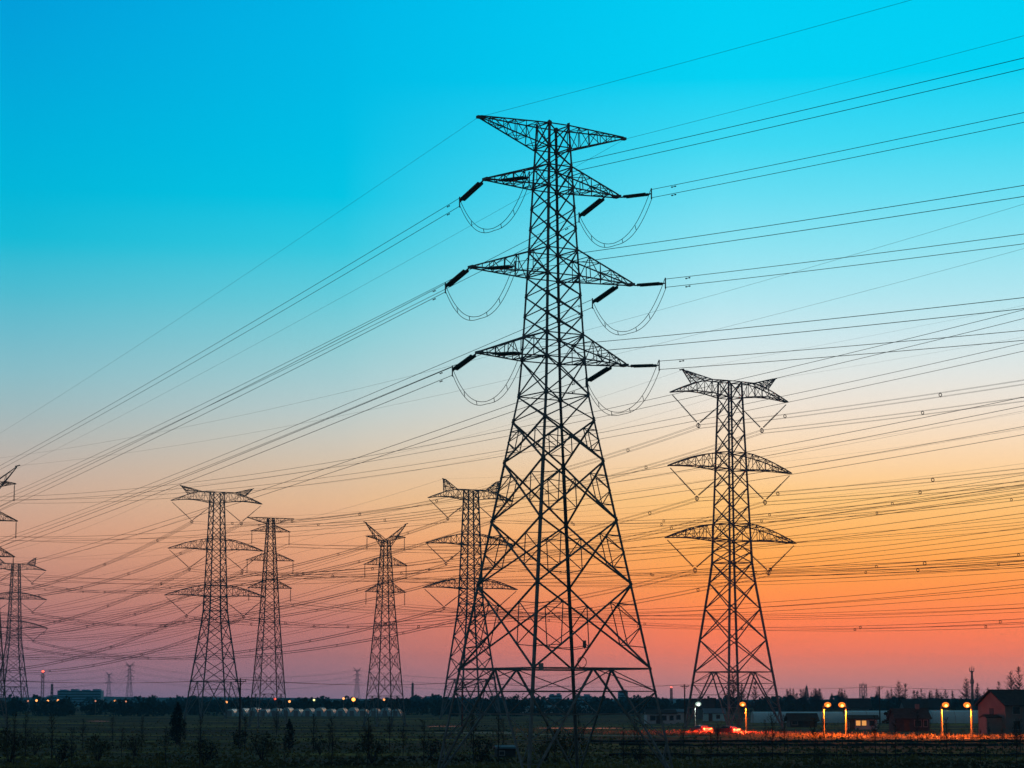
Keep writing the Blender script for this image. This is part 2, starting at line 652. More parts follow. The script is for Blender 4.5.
# ---- the front tension tower
D1 = 180.0
MAINYAW = R(32.3)
main_loc = V((gx(554.2, D1), D1, 0))


def mz(v):
    return zof(v, D1)


def mh(v):
    return 180.0 / 2400.0 / 1.385 * (17.6 + (v - 130) * 0.066 if v <= 395 else 36.0 + (v - 395) * 0.2175)


def front_levels():
    vs = [126.5, 149, 168, 189, 209, 229.5, 251, 277, 296.5, 316.5, 336, 360, 396, 421, 462, 521, 585, 669]
    return [mz(v) for v in vs] + [0.0], [mh(v) for v in vs] + [mh(780)]


ARMS1 = [  # label, half length, bottom row, top row
    ('upper', 5.9, 189, 168), ('middle', 7.15, 277, 251), ('lower', 6.5, 360, 336)]


def tension_tower(root):
    zs, hs = front_levels()
    body(root, zs, hs, lambda z: 0.2 if z < 24 else 0.155, lambda z: 0.115 if z < 28 else 0.08, sub_below=mz(420), horiz=(0, 1, 2, 3, 6, 7, 10, 11, 12), lsec=True, gusset=0.24)
    # top beams for the earth wires
    for s in (-1, 1):
        crossarm(root, s, 6.55, mz(150), mz(126.5), mh(150), mh(126.5), mz(128.5), 0.12, 6, 0.085, 0.045)
    for lab, L, vb, vt in ARMS1:
        for s in (-1, 1):
            crossarm(root, s, L, mz(vb), mz(vt), mh(vb), mh(vt), mz(vb) + 0.05, 0.3, 5, 0.09, 0.05)


front = thing('transmission_tower', 'tallest dark lattice pylon in front, with teal slanted insulators and hanging jumper loops', 'pylon', main_loc, MAINYAW, GRP_T)
tension_tower(front)

DIRL = V((-sin(R(21)), cos(R(21)), -0.12))      # towards the far left
DIRN = V((sin(R(37)), -cos(R(37)), -0.09))      # towards the near right
inv = Matrix.Rotation(-MAINYAW, 3, 'Z')
dl, dn = inv @ DIRL, inv @ DIRN
front_ends = {}
for lab, L, vb, vt in ARMS1:
    zt = mz(vb) - 0.02
    for s, sd in ((-1, 'left'), (1, 'right')):
        ends = {}
        for key, d, ln in (('far', dl, 5.2), ('near', dn, 3.7)):
            tipmost = (s < 0 and key == 'far') or (s > 0 and key == 'near')
            p = V((s * (L + 0.2 if tipmost else L - 0.9), 0.3 if key == 'far' else -0.3, zt))
            dd = d.normalized()
            side = dd.cross(V((0, 0, 1))).normalized()
            st = MB()
            e = p + dd * ln
            a, b = p + dd * 0.55, e - dd * 0.5
            for q in (-0.15, 0.15):
                st.discs(a + side * q, b + side * q, 0.125, 16)
            so = st.build('insulator_string', M['glass'], front)
            yk = MB()
            yk.bar(p, a, 0.09)
            yk.bar(a - side * .22, a + side * .22, 0.08)
            yk.build('yoke_plate', M['steel'], so)
            yk = MB()
            yk.bar(b - side * .22, b + side * .22, 0.08)
            yk.bar(b, e, 0.08)
            yk.bar(e + V((0, 0, 0.42)), e - V((0, 0, 0.42)), 0.07)
            yk.build('yoke_plate', M['steel'], so)
            ends[key] = e
        front_ends[lab, sd] = ends
        jb = MB()
        A, B = ends['far'], ends['near']

        def loop(t):
            return A.lerp(B, t) - V((0, 0, 3.05 * (1 - abs(2 * t - 1) ** 2.4)))
        for off in (-0.16, 0.16):
            jb.tube([loop(i / 28) + V((0, off * 0.5, off * (0.6 + 1.6 * abs(i / 14 - 1)))) for i in range(29)], 0.024, 5)
        for i in (5, 10, 17, 22):
            q = loop(i / 28)
            jb.bar(q + V((0, -.06, -.18)), q + V((0, .06, .18)), 0.035)
        jb.build('jumper_cable', M['wire'], front)
# small fittings on the platform level
pb = MB()
pl = corners(mh(669), mz(669))
hp = mh(669)
pb.box((-hp + 0.42, -hp - 0.12, mz(669) - 0.2), (-hp + 0.8, -hp - 0.06, mz(669) + 0.34))
pb.build('sign_plate', M['grey'], front)
lb = MB()
lb.torus((-hp * 0.2, -hp - 0.1, mz(669) + 0.42), 0.38, 0.035, V((1, 0, 0)), V((0, 0, 1)), 18)
lb.tube([V((-hp * (0.95 - 0.8 * i / 12), -hp * 0.99, mz(669) + 1.75 - 0.15 * i / 12 - 0.9 * (i / 12) * (1 - i / 12))) for i in range(13)], 0.025, 4)
lb.tube([V((-hp * 0.15, -hp * 0.99, mz(669) + 1.6)), V((-hp * 0.12, -hp * 0.99, mz(669) + 1.3)), V((-hp * 0.18, -hp - 0.1, mz(669) + 0.78))], 0.025, 4)
lb.build('cable_coil', M['wire'], front)
cb = MB()
cb.box((-hp * 0.16, -hp - 0.05, mz(669) + 1.5), (-hp * 0.16 + 0.2, -hp + 0.1, mz(669) + 2.0))
cb.build('junction_box', M['steel'], front)


# ---- the 500 kV suspension towers (three wide arched arms, V strings)
D2 = 500.0
K2 = D2 / FPX


def cz(v):
    return zof(v, D2)


def ch(v):
    return K2 / 1.404 * (12.0 + (v - 390) * 0.0455 if v <= 563 else 19.3 + (v - 563) * 0.176)


C_ARMS = [('upper', 15.4, 398, 382, 3), ('middle', 16.1, 470, 453, 2), ('lower', 17.0, 541, 524, 1)]


def wide_tower(k=1.0, hx=12.0, hz=1.6, taller=False):
    def cz(v):
        z = zof(v, D2)
        if taller:
            z = z * 42.0 / 39.1 if z < 39.1 else z + 2.9 - (z - 39.1) * 0.04
        return z

    root = thing('transmission_tower', '', 'pylon', (0, 0, 0), 0, GRP_T)
    vs = [382, 398, 416, 434, 453, 470, 488, 506, 524, 541, 552, 563, 583, 609, 640, 672]
    zs = [cz(v) for v in vs] + [0.0]
    hs = [ch(v) for v in vs] + [ch(729)]
    body(root, zs, hs, lambda z: k * (0.36 if z < 40 else 0.3), lambda z: k * (0.16 if z > 40 else 0.18), sub_below=None, horiz=(0, 1, 4, 5, 8, 9, 11), gusset=0.0)
    ends = {}
    for lab, L, vb, vt, q in C_ARMS:
        for s, sd in ((-1, 'left'), (1, 'right')):
            horn = (2, 4, hx, cz(382) + hz) if lab == 'upper' else None
            crossarm(root, s, L, cz(vb), cz(vt), ch(vb), ch(vt), cz(vb) + (0.15 if lab == 'upper' else 0.08), 0.35, 7, 0.19 * k, 0.10 * k, arch=0 if lab != 'upper' else 0.3, rise=0.7 if lab == 'upper' else 0.3, horn=horn, power=1.5)
            clamp = V((s * (ch(vb) + (L - ch(vb)) * 0.49), 0, cz(vb) - 6.0))
            o1 = V((s * (L - 0.2), 0, cz(vb) - 0.4))
            o2 = V((s * (ch(vb) + 0.2), 0, cz(vb) - 1.2))
            for o_ in (o1, o2):
                st = MB()
                m_ = o_.lerp(clamp, 0.35)
                st.bar(o_, m_, 0.14 * k)
                st.discs(m_, clamp + (o_ - clamp).normalized() * 0.5, 0.19 * k, 14, sides=6)
                st.build('insulator_string', M['glass'], root)
            yk = MB()
            yk.bar(clamp + V((0, 0, .25)), clamp - V((0, 0, .75)), 0.12)
            yk.torus(clamp - V((0, 0, .35)), 0.45, 0.1 * k)
            yk.build('suspension_clamp', M['steel'], root)
            ends[lab, sd] = clamp - V((0, 0, 0.6))
    ends['top', 'left'] = V((-hx - 0.4, 0, cz(382) + hz))
    ends['top', 'right'] = V((hx + 0.4, 0, cz(382) + hz))
    return root, ends


# ---- the small suspension towers: Y horned
D3 = 556.0
K3 = D3 / FPX


def bz(v):
    return zof(v, D3)


def bh(v):
    return K3 / 1.358 * (4.6 + (v - 542) * 0.075 if v <= 604 else 9.3 + (v - 604) * 0.098)


def horned_tower():
    root = thing('transmission_tower', '', 'pylon', (0, 0, 0), 0, GRP_T)
    vs = [541, 548, 555.5, 565, 574, 583, 592, 599, 606, 620, 634, 651, 671, 696]
    zs = [bz(v) for v in vs] + [0.0]
    hs = [bh(v) for v in vs] + [bh(726)]
    body(root, zs, hs, lambda z: 0.19, lambda z: 0.1, sub_below=bz(607), horiz=(0, 2, 3, 5, 6, 8), kbase=True)
    ends = {}
    for s, sd in ((-1, 'left'), (1, 'right')):
        # the horn, a tapering lattice leaning outward, with a short arm hung from it
        mb = MB()
        h = bh(541)
        base = [V((s * h, h, bz(548))), V((s * h, -h, bz(548))), V((-s * h * .2, h, bz(541))), V((-s * h * .2, -h, bz(541)))]
        tip = V((s * 5.35, 0, bz(523)))
        rows = [[p.lerp(tip, q / 6 * 0.96) for p in base] for q in range(7)]
        for q in range(6):
            for k in range(4):
                mb.bar(rows[q][k], rows[q + 1][k], 0.12)
            for a, b in ((0, 2), (1, 3), (0, 1), (2, 3)):
                mb.bar(*((rows[q][a], rows[q + 1][b]) if q % 2 else (rows[q][b], rows[q + 1][a])), 0.07)
        mb.bar(tip - V((s * .5, 0, .15)), tip + V((s * .35, 0, .1)), 0.2)
        mb.build('horn', M['steel'], root)
        crossarm(root, s, 4.8, bz(541), bz(536), bh(541), 2.2, bz(537), 0.2, 4, 0.11, 0.06)
        for lab, L, vb, vt in (('middle', 5.3, 565, 556.5), ('lower', 4.95, 592, 583.5)):
            crossarm(root, s, L, bz(vb), bz(vt), bh(vb), bh(vt), bz(vb), 0.2, 5, 0.11, 0.06)
        for lab, L, vb in (('upper', 4.8, 537), ('middle', 5.3, 565), ('lower', 4.95, 592)):
            p = V((s * L, 0, bz(vb)))
            st = MB()
            st.bar(p, p - V((0, 0, .35)), 0.08)
            st.discs(p - V((0, 0, .35)), p - V((0, 0, 2.75)), 0.13, 12, sides=6)
            st.bar(p - V((0, 0, 2.75)), p - V((0, 0, 3.0)), 0.12)
            st.build('insulator_string', M['glass'], root)
            ends[lab, sd] = p - V((0, 0, 3.0))
        ends['top', sd] = tip
    return root, ends


# ---- the flat topped suspension tower
def flat_tower():
    root = thing('transmission_tower', '', 'pylon', (0, 0, 0), 0, GRP_T)
    D = 540.0
    K = D / FPX

    def z(v):
        return zof(v, D)

    def h(v):
        return K / 1.36 * (3.8 + (v - 518) * 0.07 if v <= 622 else 11.0 + (v - 622) * 0.092)
    vs = [518, 524, 531.5, 541, 551, 561, 570, 579, 589, 600, 611, 622, 636, 652, 671, 694]
    zs = [z(v) for v in vs] + [0.0]
    hs = [h(v) for v in vs] + [h(726)]
    body(root, zs, hs, lambda q: 0.19, lambda q: 0.1, sub_below=z(623), horiz=(0, 1, 2, 4, 5, 7, 8, 11))
    ends = {}
    for s, sd in ((-1, 'left'), (1, 'right')):
        crossarm(root, s, 5.25, z(524), z(518), h(524), h(518), z(518.4), 0.12, 5, 0.11, 0.06)
        for lab, L, vb, vt in (('upper', 4.4, 531.5, 525), ('middle', 5.4, 560.5, 553), ('lower', 4.9, 588, 580.5)):
            crossarm(root, s, L, z(vb), z(vt), h(vb), h(vt), z(vb), 0.2, 5, 0.11, 0.06)
            p = V((s * L, 0, z(vb)))
            st = MB()
            st.bar(p, p - V((0, 0, .35)), 0.08)
            st.discs(p - V((0, 0, .35)), p - V((0, 0, 2.7)), 0.13, 12, sides=6)
            st.bar(p - V((0, 0, 2.7)), p - V((0, 0, 2.95)), 0.12)
            st.build('insulator_string', M['glass'], root)
            ends[lab, sd] = p - V((0, 0, 2.95))
        ends['top', sd] = V((s * 5.25, 0, z(518)))
    return root, ends


YAW = R(28.8)
cproto, CEND = wide_tower()
cfar, CEND2 = wide_tower(1.22, 9.8, 3.2, True)
C1 = (V((gx(734, 500), 500, 0)), R(33.5))
C2 = (V((gx(213.5, 770), 770, 0)), YAW)
C3 = (V((gx(470.5, 780), 780, 0)), YAW)
C4 = (V((gx(12, 1207), 1207, 0)), R(27))
place(cproto, True, *C1, 'large pylon with three wide arched arms, second largest, right of the front pylon')
place(cproto, False, *C2, 'wide-armed pylon with V insulators between the left edge and the flat-topped pylon')
place(cfar, True, *C3, 'wide-armed pylon half hidden behind the left legs of the front pylon')
place(cfar, False, *C4, 'distant wide-armed pylon standing whole near the left edge, below three cut-off arms')

bproto, BEND = horned_tower()
B1 = (V((gx(-19.5, 416), 416, 0)), R(30))
B2 = (V((gx(384.5, 556), 556, 0)), YAW)
place(bproto, True, *B2, 'slim pylon with a Y-shaped horned top, left of the front pylon')
place(bproto, False, *B1, 'horned pylon mostly cut off by the left edge, only its right arms showing')
fproto, FEND = flat_tower()
F1 = (V((gx(268, 540), 540, 0)), R(24))
place(fproto, True, *F1, 'slim pylon with a flat T-shaped top and hanging insulators')
for px, y, lab in ((129, 2600, 'tiny far pylon right of the long pale apartment block, the taller of two'),
                   (108.5, 3500, 'tiny far pylon right of the long pale apartment block, the shorter of two'),
                   (357, 3050, 'tiny far pylon on the skyline beside orange lamps, behind the horned pylon')):
    place(bproto, False, (gx(px, y), y, 0), YAW, lab)


# ------------------------------------------------------------------ power lines
def span_pts(P, Q, sag, n=56):
    return [P.lerp(Q, i / n) - V((0, 0, 4 * sag * (i / n) * (1 - i / n))) for i in range(n + 1)]


def bundle(P, Q, sag, kind, label, group, r=0.04, sp=None, off=0.0, n=56, damp=False):
    """one phase of a line: conductors held together by spacers"""
    root = thing('power_line', label, 'power line', tuple(P), 0, group)
    pts = [p - P for p in span_pts(P, Q, sag, n)]
    d = (Q - P)
    side = V((d.y, -d.x, 0)).normalized()
    s = 0.32 if kind == 2 else 0.36
    offs = [V((0, 0, s)), V((0, 0, -s))] if kind == 2 else [side * a * s + V((0, 0, b * s)) for a in (-1, 1) for b in (-1, 1)]
    for o_ in offs:
        m = MB()
        m.tube([p + o_ for p in pts], r, 4)
        m.build('conductor', M['wire'], root)
    if sp:
        L = d.length
        x = off
        while x < L - 4:
            if x > 1.0:
                f = x / L
                c = P.lerp(Q, f) - P - V((0, 0, 4 * sag * f * (1 - f)))
                m = MB()
                if kind == 4:
                    m.torus(c, 0.31, 0.085, side, V((0, 0, 1)), 10)
                else:
                    m.bar(c + V((0, 0, s + .06)), c - V((0, 0, s + .06)), 0.09)
                m.build('spacer', M['wire'], root)
            x += sp
    if damp:
        for o_ in offs:
            c = pts[0].lerp(pts[-1], 2.6 / d.length) + o_ - V((0, 0, 0.12 + 4 * sag * (2.6 / d.length)))
            u = d.normalized()
            m = MB()
            m.bar(c - u * 0.2, c + u * 0.2, 0.035)
            m.bar(c - u * 0.24, c - u * 0.13, 0.085)
            m.bar(c + u * 0.13, c + u * 0.24, 0.085)
            m.build('vibration_damper', M['wire'], root)
    return root


def earth(P, Q, sag, label, group, r=0.02, n=56):
    m = MB()
    m.tube([p - P for p in span_pts(P, Q, sag, n)], r, 4)
    o = m.build('earth_wire', M['wire'], None, tuple(P))
    return tag(o, label, 'power line', group)


# line 1: the front tower, to the far left and to the near right
G1L, G1R = 'two-wire lines from the front pylon to the left', 'two-wire lines from the front pylon to the right'
hl = V((DIRL.x, DIRL.y, 0)).normalized()
hn = V((DIRN.x, DIRN.y, 0)).normalized()
for (lab, sd), e in front_ends.items():
    P = world_pt(e['far'], main_loc, MAINYAW)
    k = {'upper': 0.2, 'middle': -0.6, 'lower': -0.2}[lab]
    bundle(P, P + hl * 330 + V((0, 0, k)), 1.0, 2, f'two dark wires running down-left from the {lab} {sd} arm of the front pylon', G1L, 0.025, None, damp=True)
    P = world_pt(e['near'], main_loc, MAINYAW)
    bundle(P, P + hn * 300, 3.0 if lab == 'upper' else 4.9, 2, f'two dark wires running right from the {lab} {sd} arm of the front pylon', G1R, 0.021, None, damp=True, n=90)
for s, sd in ((-1, 'left'), (1, 'right')):
    P = world_pt(V((s * 6.7, 0, mz(128.5))), main_loc, MAINYAW)
    earth(P, P + hl * 330, 0.9, f'single thin wire running down-left from the {sd} top tip of the front pylon', G1L, 0.012)
    earth(P, P + hn * 300 + V((0, 0, 1)), 3.2 if s < 0 else 2.0, f'single thin wire rising to the right from the {sd} top tip of the front pylon', G1R, 0.0115, 90)


def far_pt(p, az, ln, dz=0.0):
    return p + V((-sin(az) * ln, cos(az) * ln, dz))


def run(T, ENDS, az, ln, sag, kind, who, grp, r, sp=None, toward='', dz=0.0, gdz=0.0, gsag=None, which=None, gr=None):
    i = 0
    for (lab, sd), e in ENDS.items():
        if which and (lab, sd) not in which:
            continue
        P = world_pt(e, *T)
        i += 1
        if lab == 'top':
            earth(P, far_pt(P, az, ln, dz + gdz), gsag if gsag is not None else sag * 0.75, f'single thin wire from the {sd} top of the {who}{toward}', grp, gr or r * 0.5)
        else:
            bundle(P, far_pt(P, az, ln, dz), sag, kind, f'{"two" if kind == 2 else "four"}-wire line from the {lab} {sd} arm of the {who}{toward}', grp, r, sp, 8 + (i * 23) % (sp or 50))


def tiny_line(a, b, label):
    t = thing('power_line', label, 'power line', (0, 0, 0), 0, 'hair-thin far lines on the skyline')
    for z in (43, 36, 29):
        for s in (-5, 5):
            m = MB()
            m.tube(span_pts(V((gx(a[0], a[1]) + s, a[1], z)), V((gx(b[0], b[1]) + s, b[1], z)), 11, 30), 0.09, 3)
            m.build('conductor', M['wire'], t)


tiny_line((108.5, 3500), (129, 2600), 'hair-thin far line between the two tiny pylons near the apartment block')
tiny_line((129, 2600), (-70, 2300), 'hair-thin far line from the taller tiny pylon to the left edge')
tiny_line((129, 2600), (357, 3050), 'hair-thin far line between the taller tiny pylon and the one behind the horned pylon')
tiny_line((357, 3050), (610, 2900), 'hair-thin far line from the tiny pylon behind the horned one towards the front pylon')


def join(T0, T1, ENDS, sag, kind, who, grp, r, sp):
    i = 0
    for (lab, sd), e in ENDS.items():
        P, Q = world_pt(e, *T0), world_pt(e, *T1)
        i += 1
        if lab == 'top':
            earth(P, Q, sag * 0.7, f'single thin wire from the {sd} horn of the {who}', grp, r * 0.5)
        else:
            bundle(P, Q, sag, kind, f'four-wire line from the {lab} {sd} arm of the {who}', grp, r, sp, 10 + (i * 19) % sp)


# line 3: the pylon cut off by the left edge, across the whole picture to the near right
run(B1, BEND, R(28.8 + 180), 400, 7.7, 2, 'left-edge pylon', 'two-wire lines from the left edge pylon', 0.02, None, ' across to the right')
run(B1, BEND, R(28.8), 420, 8.0, 2, 'left-edge pylon', 'two-wire lines from the left edge pylon', 0.035, None, ' off left', which={('upper', 'right'), ('middle', 'right'), ('lower', 'right')})
# line 4 and 5: the slim pylons
G4, G5 = 'two-wire lines of the horned pylon', 'two-wire lines of the flat topped pylon'
run(B2, BEND, R(28.8 + 180), 430, 8.0, 2, 'horned pylon', G4, 0.027, None, ' to the right')
run(B2, BEND, R(28.8), 420, 9.0, 2, 'horned pylon', G4, 0.034, None, ' to the left')
run(F1, FEND, R(26 + 180), 430, 8.5, 2, 'flat-topped pylon', G5, 0.027, None, ' to the right')
run(F1, FEND, R(27), 400, 9.0, 2, 'flat-topped pylon', G5, 0.034, None, ' to the left')
# the wide lines
GC1, GC2 = 'four-wire lines of the large wide-armed pylon', 'four-wire lines of the half hidden wide-armed pylon'
join(C1, C2, CEND, 6.5, 4, 'large right pylon leading left', GC1, 0.032, 48)
run(C1, CEND, R(28.7 + 180), 320, 3.2, 4, 'large right pylon', GC1, 0.024, 48, ' leading right', dz=1.0)
run(C2, CEND, R(28.7), 430, 15, 4, 'wide-armed left pylon', GC1, 0.048, 52, ' to the left')
join(C3, C4, CEND2, 12.0, 4, 'half-hidden pylon leading left', GC2, 0.052, 55)
run(C3, CEND2, R(27.5 + 180), 520, 12.2, 4, 'half-hidden pylon', GC2, 0.028, 52, ' to the right')

# ------------------------------------------------------------------ utility poles with their low wires
def utility_pole():
    t = thing('utility_pole', '', 'utility pole', group='wooden utility poles')
    m = MB()
    m.tube([V((0, 0, -0.3)), V((0, 0, 4.5)), V((0, 0, 9.4))], [0.19, 0.16, 0.12], 8)
    m.build('pole', M['wood'], t)
    m = MB()
    m.bar(V((-0.95, 0.14, 8.9)), V((0.95, 0.14, 8.9)), 0.13)
    m.bar(V((-0.6, 0.14, 8.9)), V((0, 0.1, 8.3)), 0.06)
    m.bar(V((0.6, 0.14, 8.9)), V((0, 0.1, 8.3)), 0.06)
    m.build('crossarm', M['wood'], t)
    for x in (-0.8, -0.3, 0.8):
        m = MB()
        m.discs(V((x, 0.14, 8.95)), V((x, 0.14, 9.25)), 0.07, 3, sides=6)
        m.build('insulator', M['glass'], t)
    return t


up = utility_pole()
UP = [(-60, 350, ''), (239.5, 380, 'wooden utility pole in front of the wide-armed left pylon'), (462, 445, 'wooden utility pole behind the left legs of the front pylon'),
      (685, 520, 'wooden utility pole between the front pylon and the white street lamp'), (880, 590, 'wooden utility pole among the bare trees on the right'), (1080, 660, '')]
for i, (px, y, lab) in enumerate(u for u in UP if u[2]):
    place(up, i == 0, (gx(px, y), y, 0), R(-14), lab)
for i in range(len(UP) - 1):
    a, b = UP[i], UP[i + 1]
    t = thing('overhead_line', ['thin low wires left of the first utility pole near the horizon', 'thin low wires between the first and second utility poles', 'thin low wires crossing behind the front pylon between two utility poles',
                                'thin low wires from the pole by the white lamp towards the bare trees', 'thin low wires at the right end of the utility poles'][i], 'power line', group='low wires on the utility poles')
    for x in (-0.8, -0.3, 0.8):
        A = V((gx(a[0], a[1]) + x * cos(R(-14)), a[1] + x * sin(R(-14)), 9.25))
        B = V((gx(b[0], b[1]) + x * cos(R(-14)), b[1] + x * sin(R(-14)), 9.25))
        m = MB()
        m.tube(span_pts(A, B, 0.7, 24), 0.016, 4)
        m.build('wire', M['wire'], t)


# ------------------------------------------------------------------ street lamps, beacons
def lamp_mesh(t, glass, flip=1, h=5.1):
    m = MB()
    m.tube([V((0, 0, 0)), V((0, 0, 0.05)), V((0, 0, 0.06)), V((0, 0, h))], [0.26, 0.26, 0.2, 0.14], 10)
    m.build('pole', M['pole'], t)
    m = MB()
    m.tube([V((0, 0, h - 0.05)), V((-0.12 * flip, -0.05, h + 0.22)), V((-0.45 * flip, -0.1, h + 0.33)), V((-0.7 * flip, -0.15, h + 0.34))], 0.06, 6)
    m.build('bracket', M['pole'], t)
    m = MB()
    m.box((-0.95 * flip if flip > 0 else 0.45, -0.35, h + 0.38), (-0.45 * flip if flip > 0 else 0.95, 0.02, h + 0.46))
    m.build('lamp_hood', M['pole'], t)
    m = MB()
    m.sphere(V((-0.7 * flip, -0.1, h + 0.1)), 0.58, 14, 8, 0.75)
    g = m.build('lamp_globe', glass, t)
    m = MB()
    m.sphere(V((-0.7 * flip, -0.46, h + 0.0)), 0.27, 12, 8, 0.9)
    m.build('bulb', M['bulb_white'] if glass is M['ledlamp'] else M['bulb'], g)


def lamp_light(t, col, watts, flip=1, h=5.1, tilt=-20):
    """the hooded lamp throws its light down and outward"""
    l = bpy.data.lights.new('lamp_light', 'SPOT')
    l.energy = watts
    l.color = col
    l.spot_size = R(158)
    l.spot_blend = 0.5
    l.shadow_soft_size = 0.3
    o = bpy.data.objects.new('lamp_light', l)
    COL.objects.link(o)
    o.parent = t
    o.location = (-0.75 * flip, -0.3, h - 0.25)
    o.rotation_euler = (R(tilt), 0, 0)


LAMPS = [(746.5, 470, 1, 's', 'orange street lamp nearest the large right pylon, lit'),
         (824, 412, -1, 's', 'left lamp of the middle orange pair, lit, its globe right of the pole'),
         (846.5, 404, 1, 's', 'right lamp of the middle orange pair, lit, its globe left of the pole'),
         (942, 402, -1, 's', 'left lamp of the pair nearest the house, lit orange'),
         (972, 392, 1, 's', 'orange lamp nearest the house on the right, lit'),
         (695, 485, -1, 'w', 'white lit street lamp above the red car lights')]
for px, y, fl, k, lab in LAMPS:
    t = thing('street_lamp', lab, 'street lamp', (gx(px, y), y, 0), 0, 'lit street lamps along the road')
    lamp_mesh(t, M['sodium'] if k == 's' else M['ledlamp'], fl)
    if k == 's':
        lamp_light(t, (1.0, 0.15, 0.010), 26000 if px > 960 else 48000 if px > 800 else 24000, fl, tilt=-20)
    else:
        lamp_light(t, (0.8, 1.0, 0.9), 2500, fl)

# small far lamps on the left skyline: a slim post with a lit globe
FL = [(28, 701, 'r', 'first of four far orange lamps left of the apartment block'), (36.5, 700.5, 'o', 'second of four far lamps left of the apartment block, the brightest'), (48, 700.5, 'o', 'third of four far orange lamps left of the apartment block'),
      (58, 700.5, 'o', 'fourth of four far orange lamps, under the end of the apartment block'), (95.5, 701, 'r', 'dim far lamp in front of the apartment block'), (115, 701, 'o', 'far orange lamp right of the apartment block, with a dimmer one beside it'), (126, 701.5, 'r', 'dim far lamp between the two tiny far pylons'),
      (226.5, 702, 'o', 'far orange lamp behind the right leg of the wide-armed left pylon'), (275, 699, 'x', 'red far lamp behind the flat-topped pylon'), (289.5, 701.5, 'o', 'orange far lamp right beside the flat-topped pylon'),
      (343.5, 698.5, 'o', 'left of two bright orange far lamps left of the horned pylon'), (353.5, 699.5, 'b', 'largest orange far lamp, left of the horned pylon'), (384, 699.5, 'o', 'orange far lamp behind the foot of the horned pylon'), (314, 700, 'y', 'yellow far lamp in the middle of the white greenhouse row')]
FLM = {'o': mat('far_orange_lamp', (1, .5, .2), emit=(1.0, 0.36, 0.10), estr=2.4), 'r': mat('far_dim_lamp', (1, .5, .3), emit=(1.0, 0.36, 0.18), estr=0.9), 'b': mat('far_bright_lamp', (1, .5, .2), emit=(1.0, 0.34, 0.06), estr=4.0), 'x': mat('far_red_lamp', (1, .1, .1), emit=(1.0, 0.10, 0.06), estr=3), 'y': mat('far_yellow_lamp', (1, .9, .4), emit=(0.9, 0.85, 0.35), estr=2)}
for px, v, k, lab in FL:
    y = 950.0
    p = at(px, v, y)
    t = thing('street_lamp', lab, 'lamp', (p.x, y, 0), 0, 'far lamps on the skyline')
    m = MB()
    m.tube([V((0, 0, 0)), V((0, 0, p.z - 0.2))], [0.12, 0.08], 6)
    m.build('pole', M['pole'], t)
    m = MB()
    m.sphere(V((0, 0, p.z)), {'o': 0.46, 'r': 0.32, 'b': 0.72, 'x': 0.42, 'y': 0.42}[k], 10, 6)
    m.build('lamp_globe', FLM[k], t)


# ------------------------------------------------------------------ masts and chimney
def lattice_mast(px, y, vtop, h0, h1, lab, n=9, beacon=False, plat=(), w=0.18, cat='mast'):
    t = thing('radio_mast', lab, cat, (gx(px, y), y, 0), R(20))
    H = zof(vtop, y)
    m = MB()
    for i in range(n):
        a, b = i / n, (i + 1) / n
        ca, cb = corners(h0 + (h1 - h0) * a, H * a), corners(h0 + (h1 - h0) * b, H * b)
        for k in range(4):
            m.bar(ca[k], cb[k], w)
            m.bar(ca[k], cb[(k + 1) % 4], w * 0.6)
            m.bar(cb[k], ca[(k + 1) % 4], w * 0.6)
            m.bar(cb[k], cb[(k + 1) % 4], w * 0.6)
    m.build('lattice_shaft', M['steel'], t)
    for f, rr_ in plat:
        m = MB()
        m.tube([V((0, 0, H * f)), V((0, 0, H * f + 0.35))], rr_, 10)
        for k in range(6):
            a = k * pi / 3
            m.box((cos(a) * rr_ - .1, sin(a) * rr_ - .1, H * f + .3), (cos(a) * rr_ + .1, sin(a) * rr_ + .1, H * f + 1.5))
        m.build('antenna_platform', M['grey'], t)
    m = MB()
    m.tube([V((0, 0, H)), V((0, 0, H * 1.12))], [0.14, 0.04], 6)
    m.build('antenna', M['steel'], t)
    if beacon:
        m = MB()
        m.sphere(V((0, 0, H * 0.99 + 0.6)), 0.62 if px < 100 else 0.35, 10, 6)
        m.build('beacon', M['redlamp'], t)
    return t


lattice_mast(42, 1400, 672, 0.85, 0.6, 'far mast with a lit red beacon on top, at the left', 10, True, ((0.86, 1.1),), 0.15)
lattice_mast(51.5, 1600, 684, 0.8, 0.5, 'short thin far mast between the beacon mast and apartment block', 7, False, (), 0.4)
lattice_mast(973, 820, 671, 0.36, 0.2, 'tall thin mast with antenna rings rising among bare trees on the right', 14, False, ((0.72, 0.6), (0.98, 0.8)), 0.12)
lattice_mast(863.5, 1500, 684, 1.8, 1.6, 'square far lattice tower behind the middle pair of orange lamps', 5, False, (), 0.26)
lattice_mast(807, 1600, 686, 2.0, 0.2, 'tapering far mast behind bare trees right of the large pylon', 8, False, (), 0.28)
lattice_mast(671.5, 1300, 688, 0.6, 0.4, 'thin far mast with a small red beacon, right of the front pylon', 6, True, (), 0.2)
lattice_mast(412.5, 1700, 683, 0.6, 0.4, 'thin far mast between the horned pylon and the front pylon', 6, False, (), 0.4)


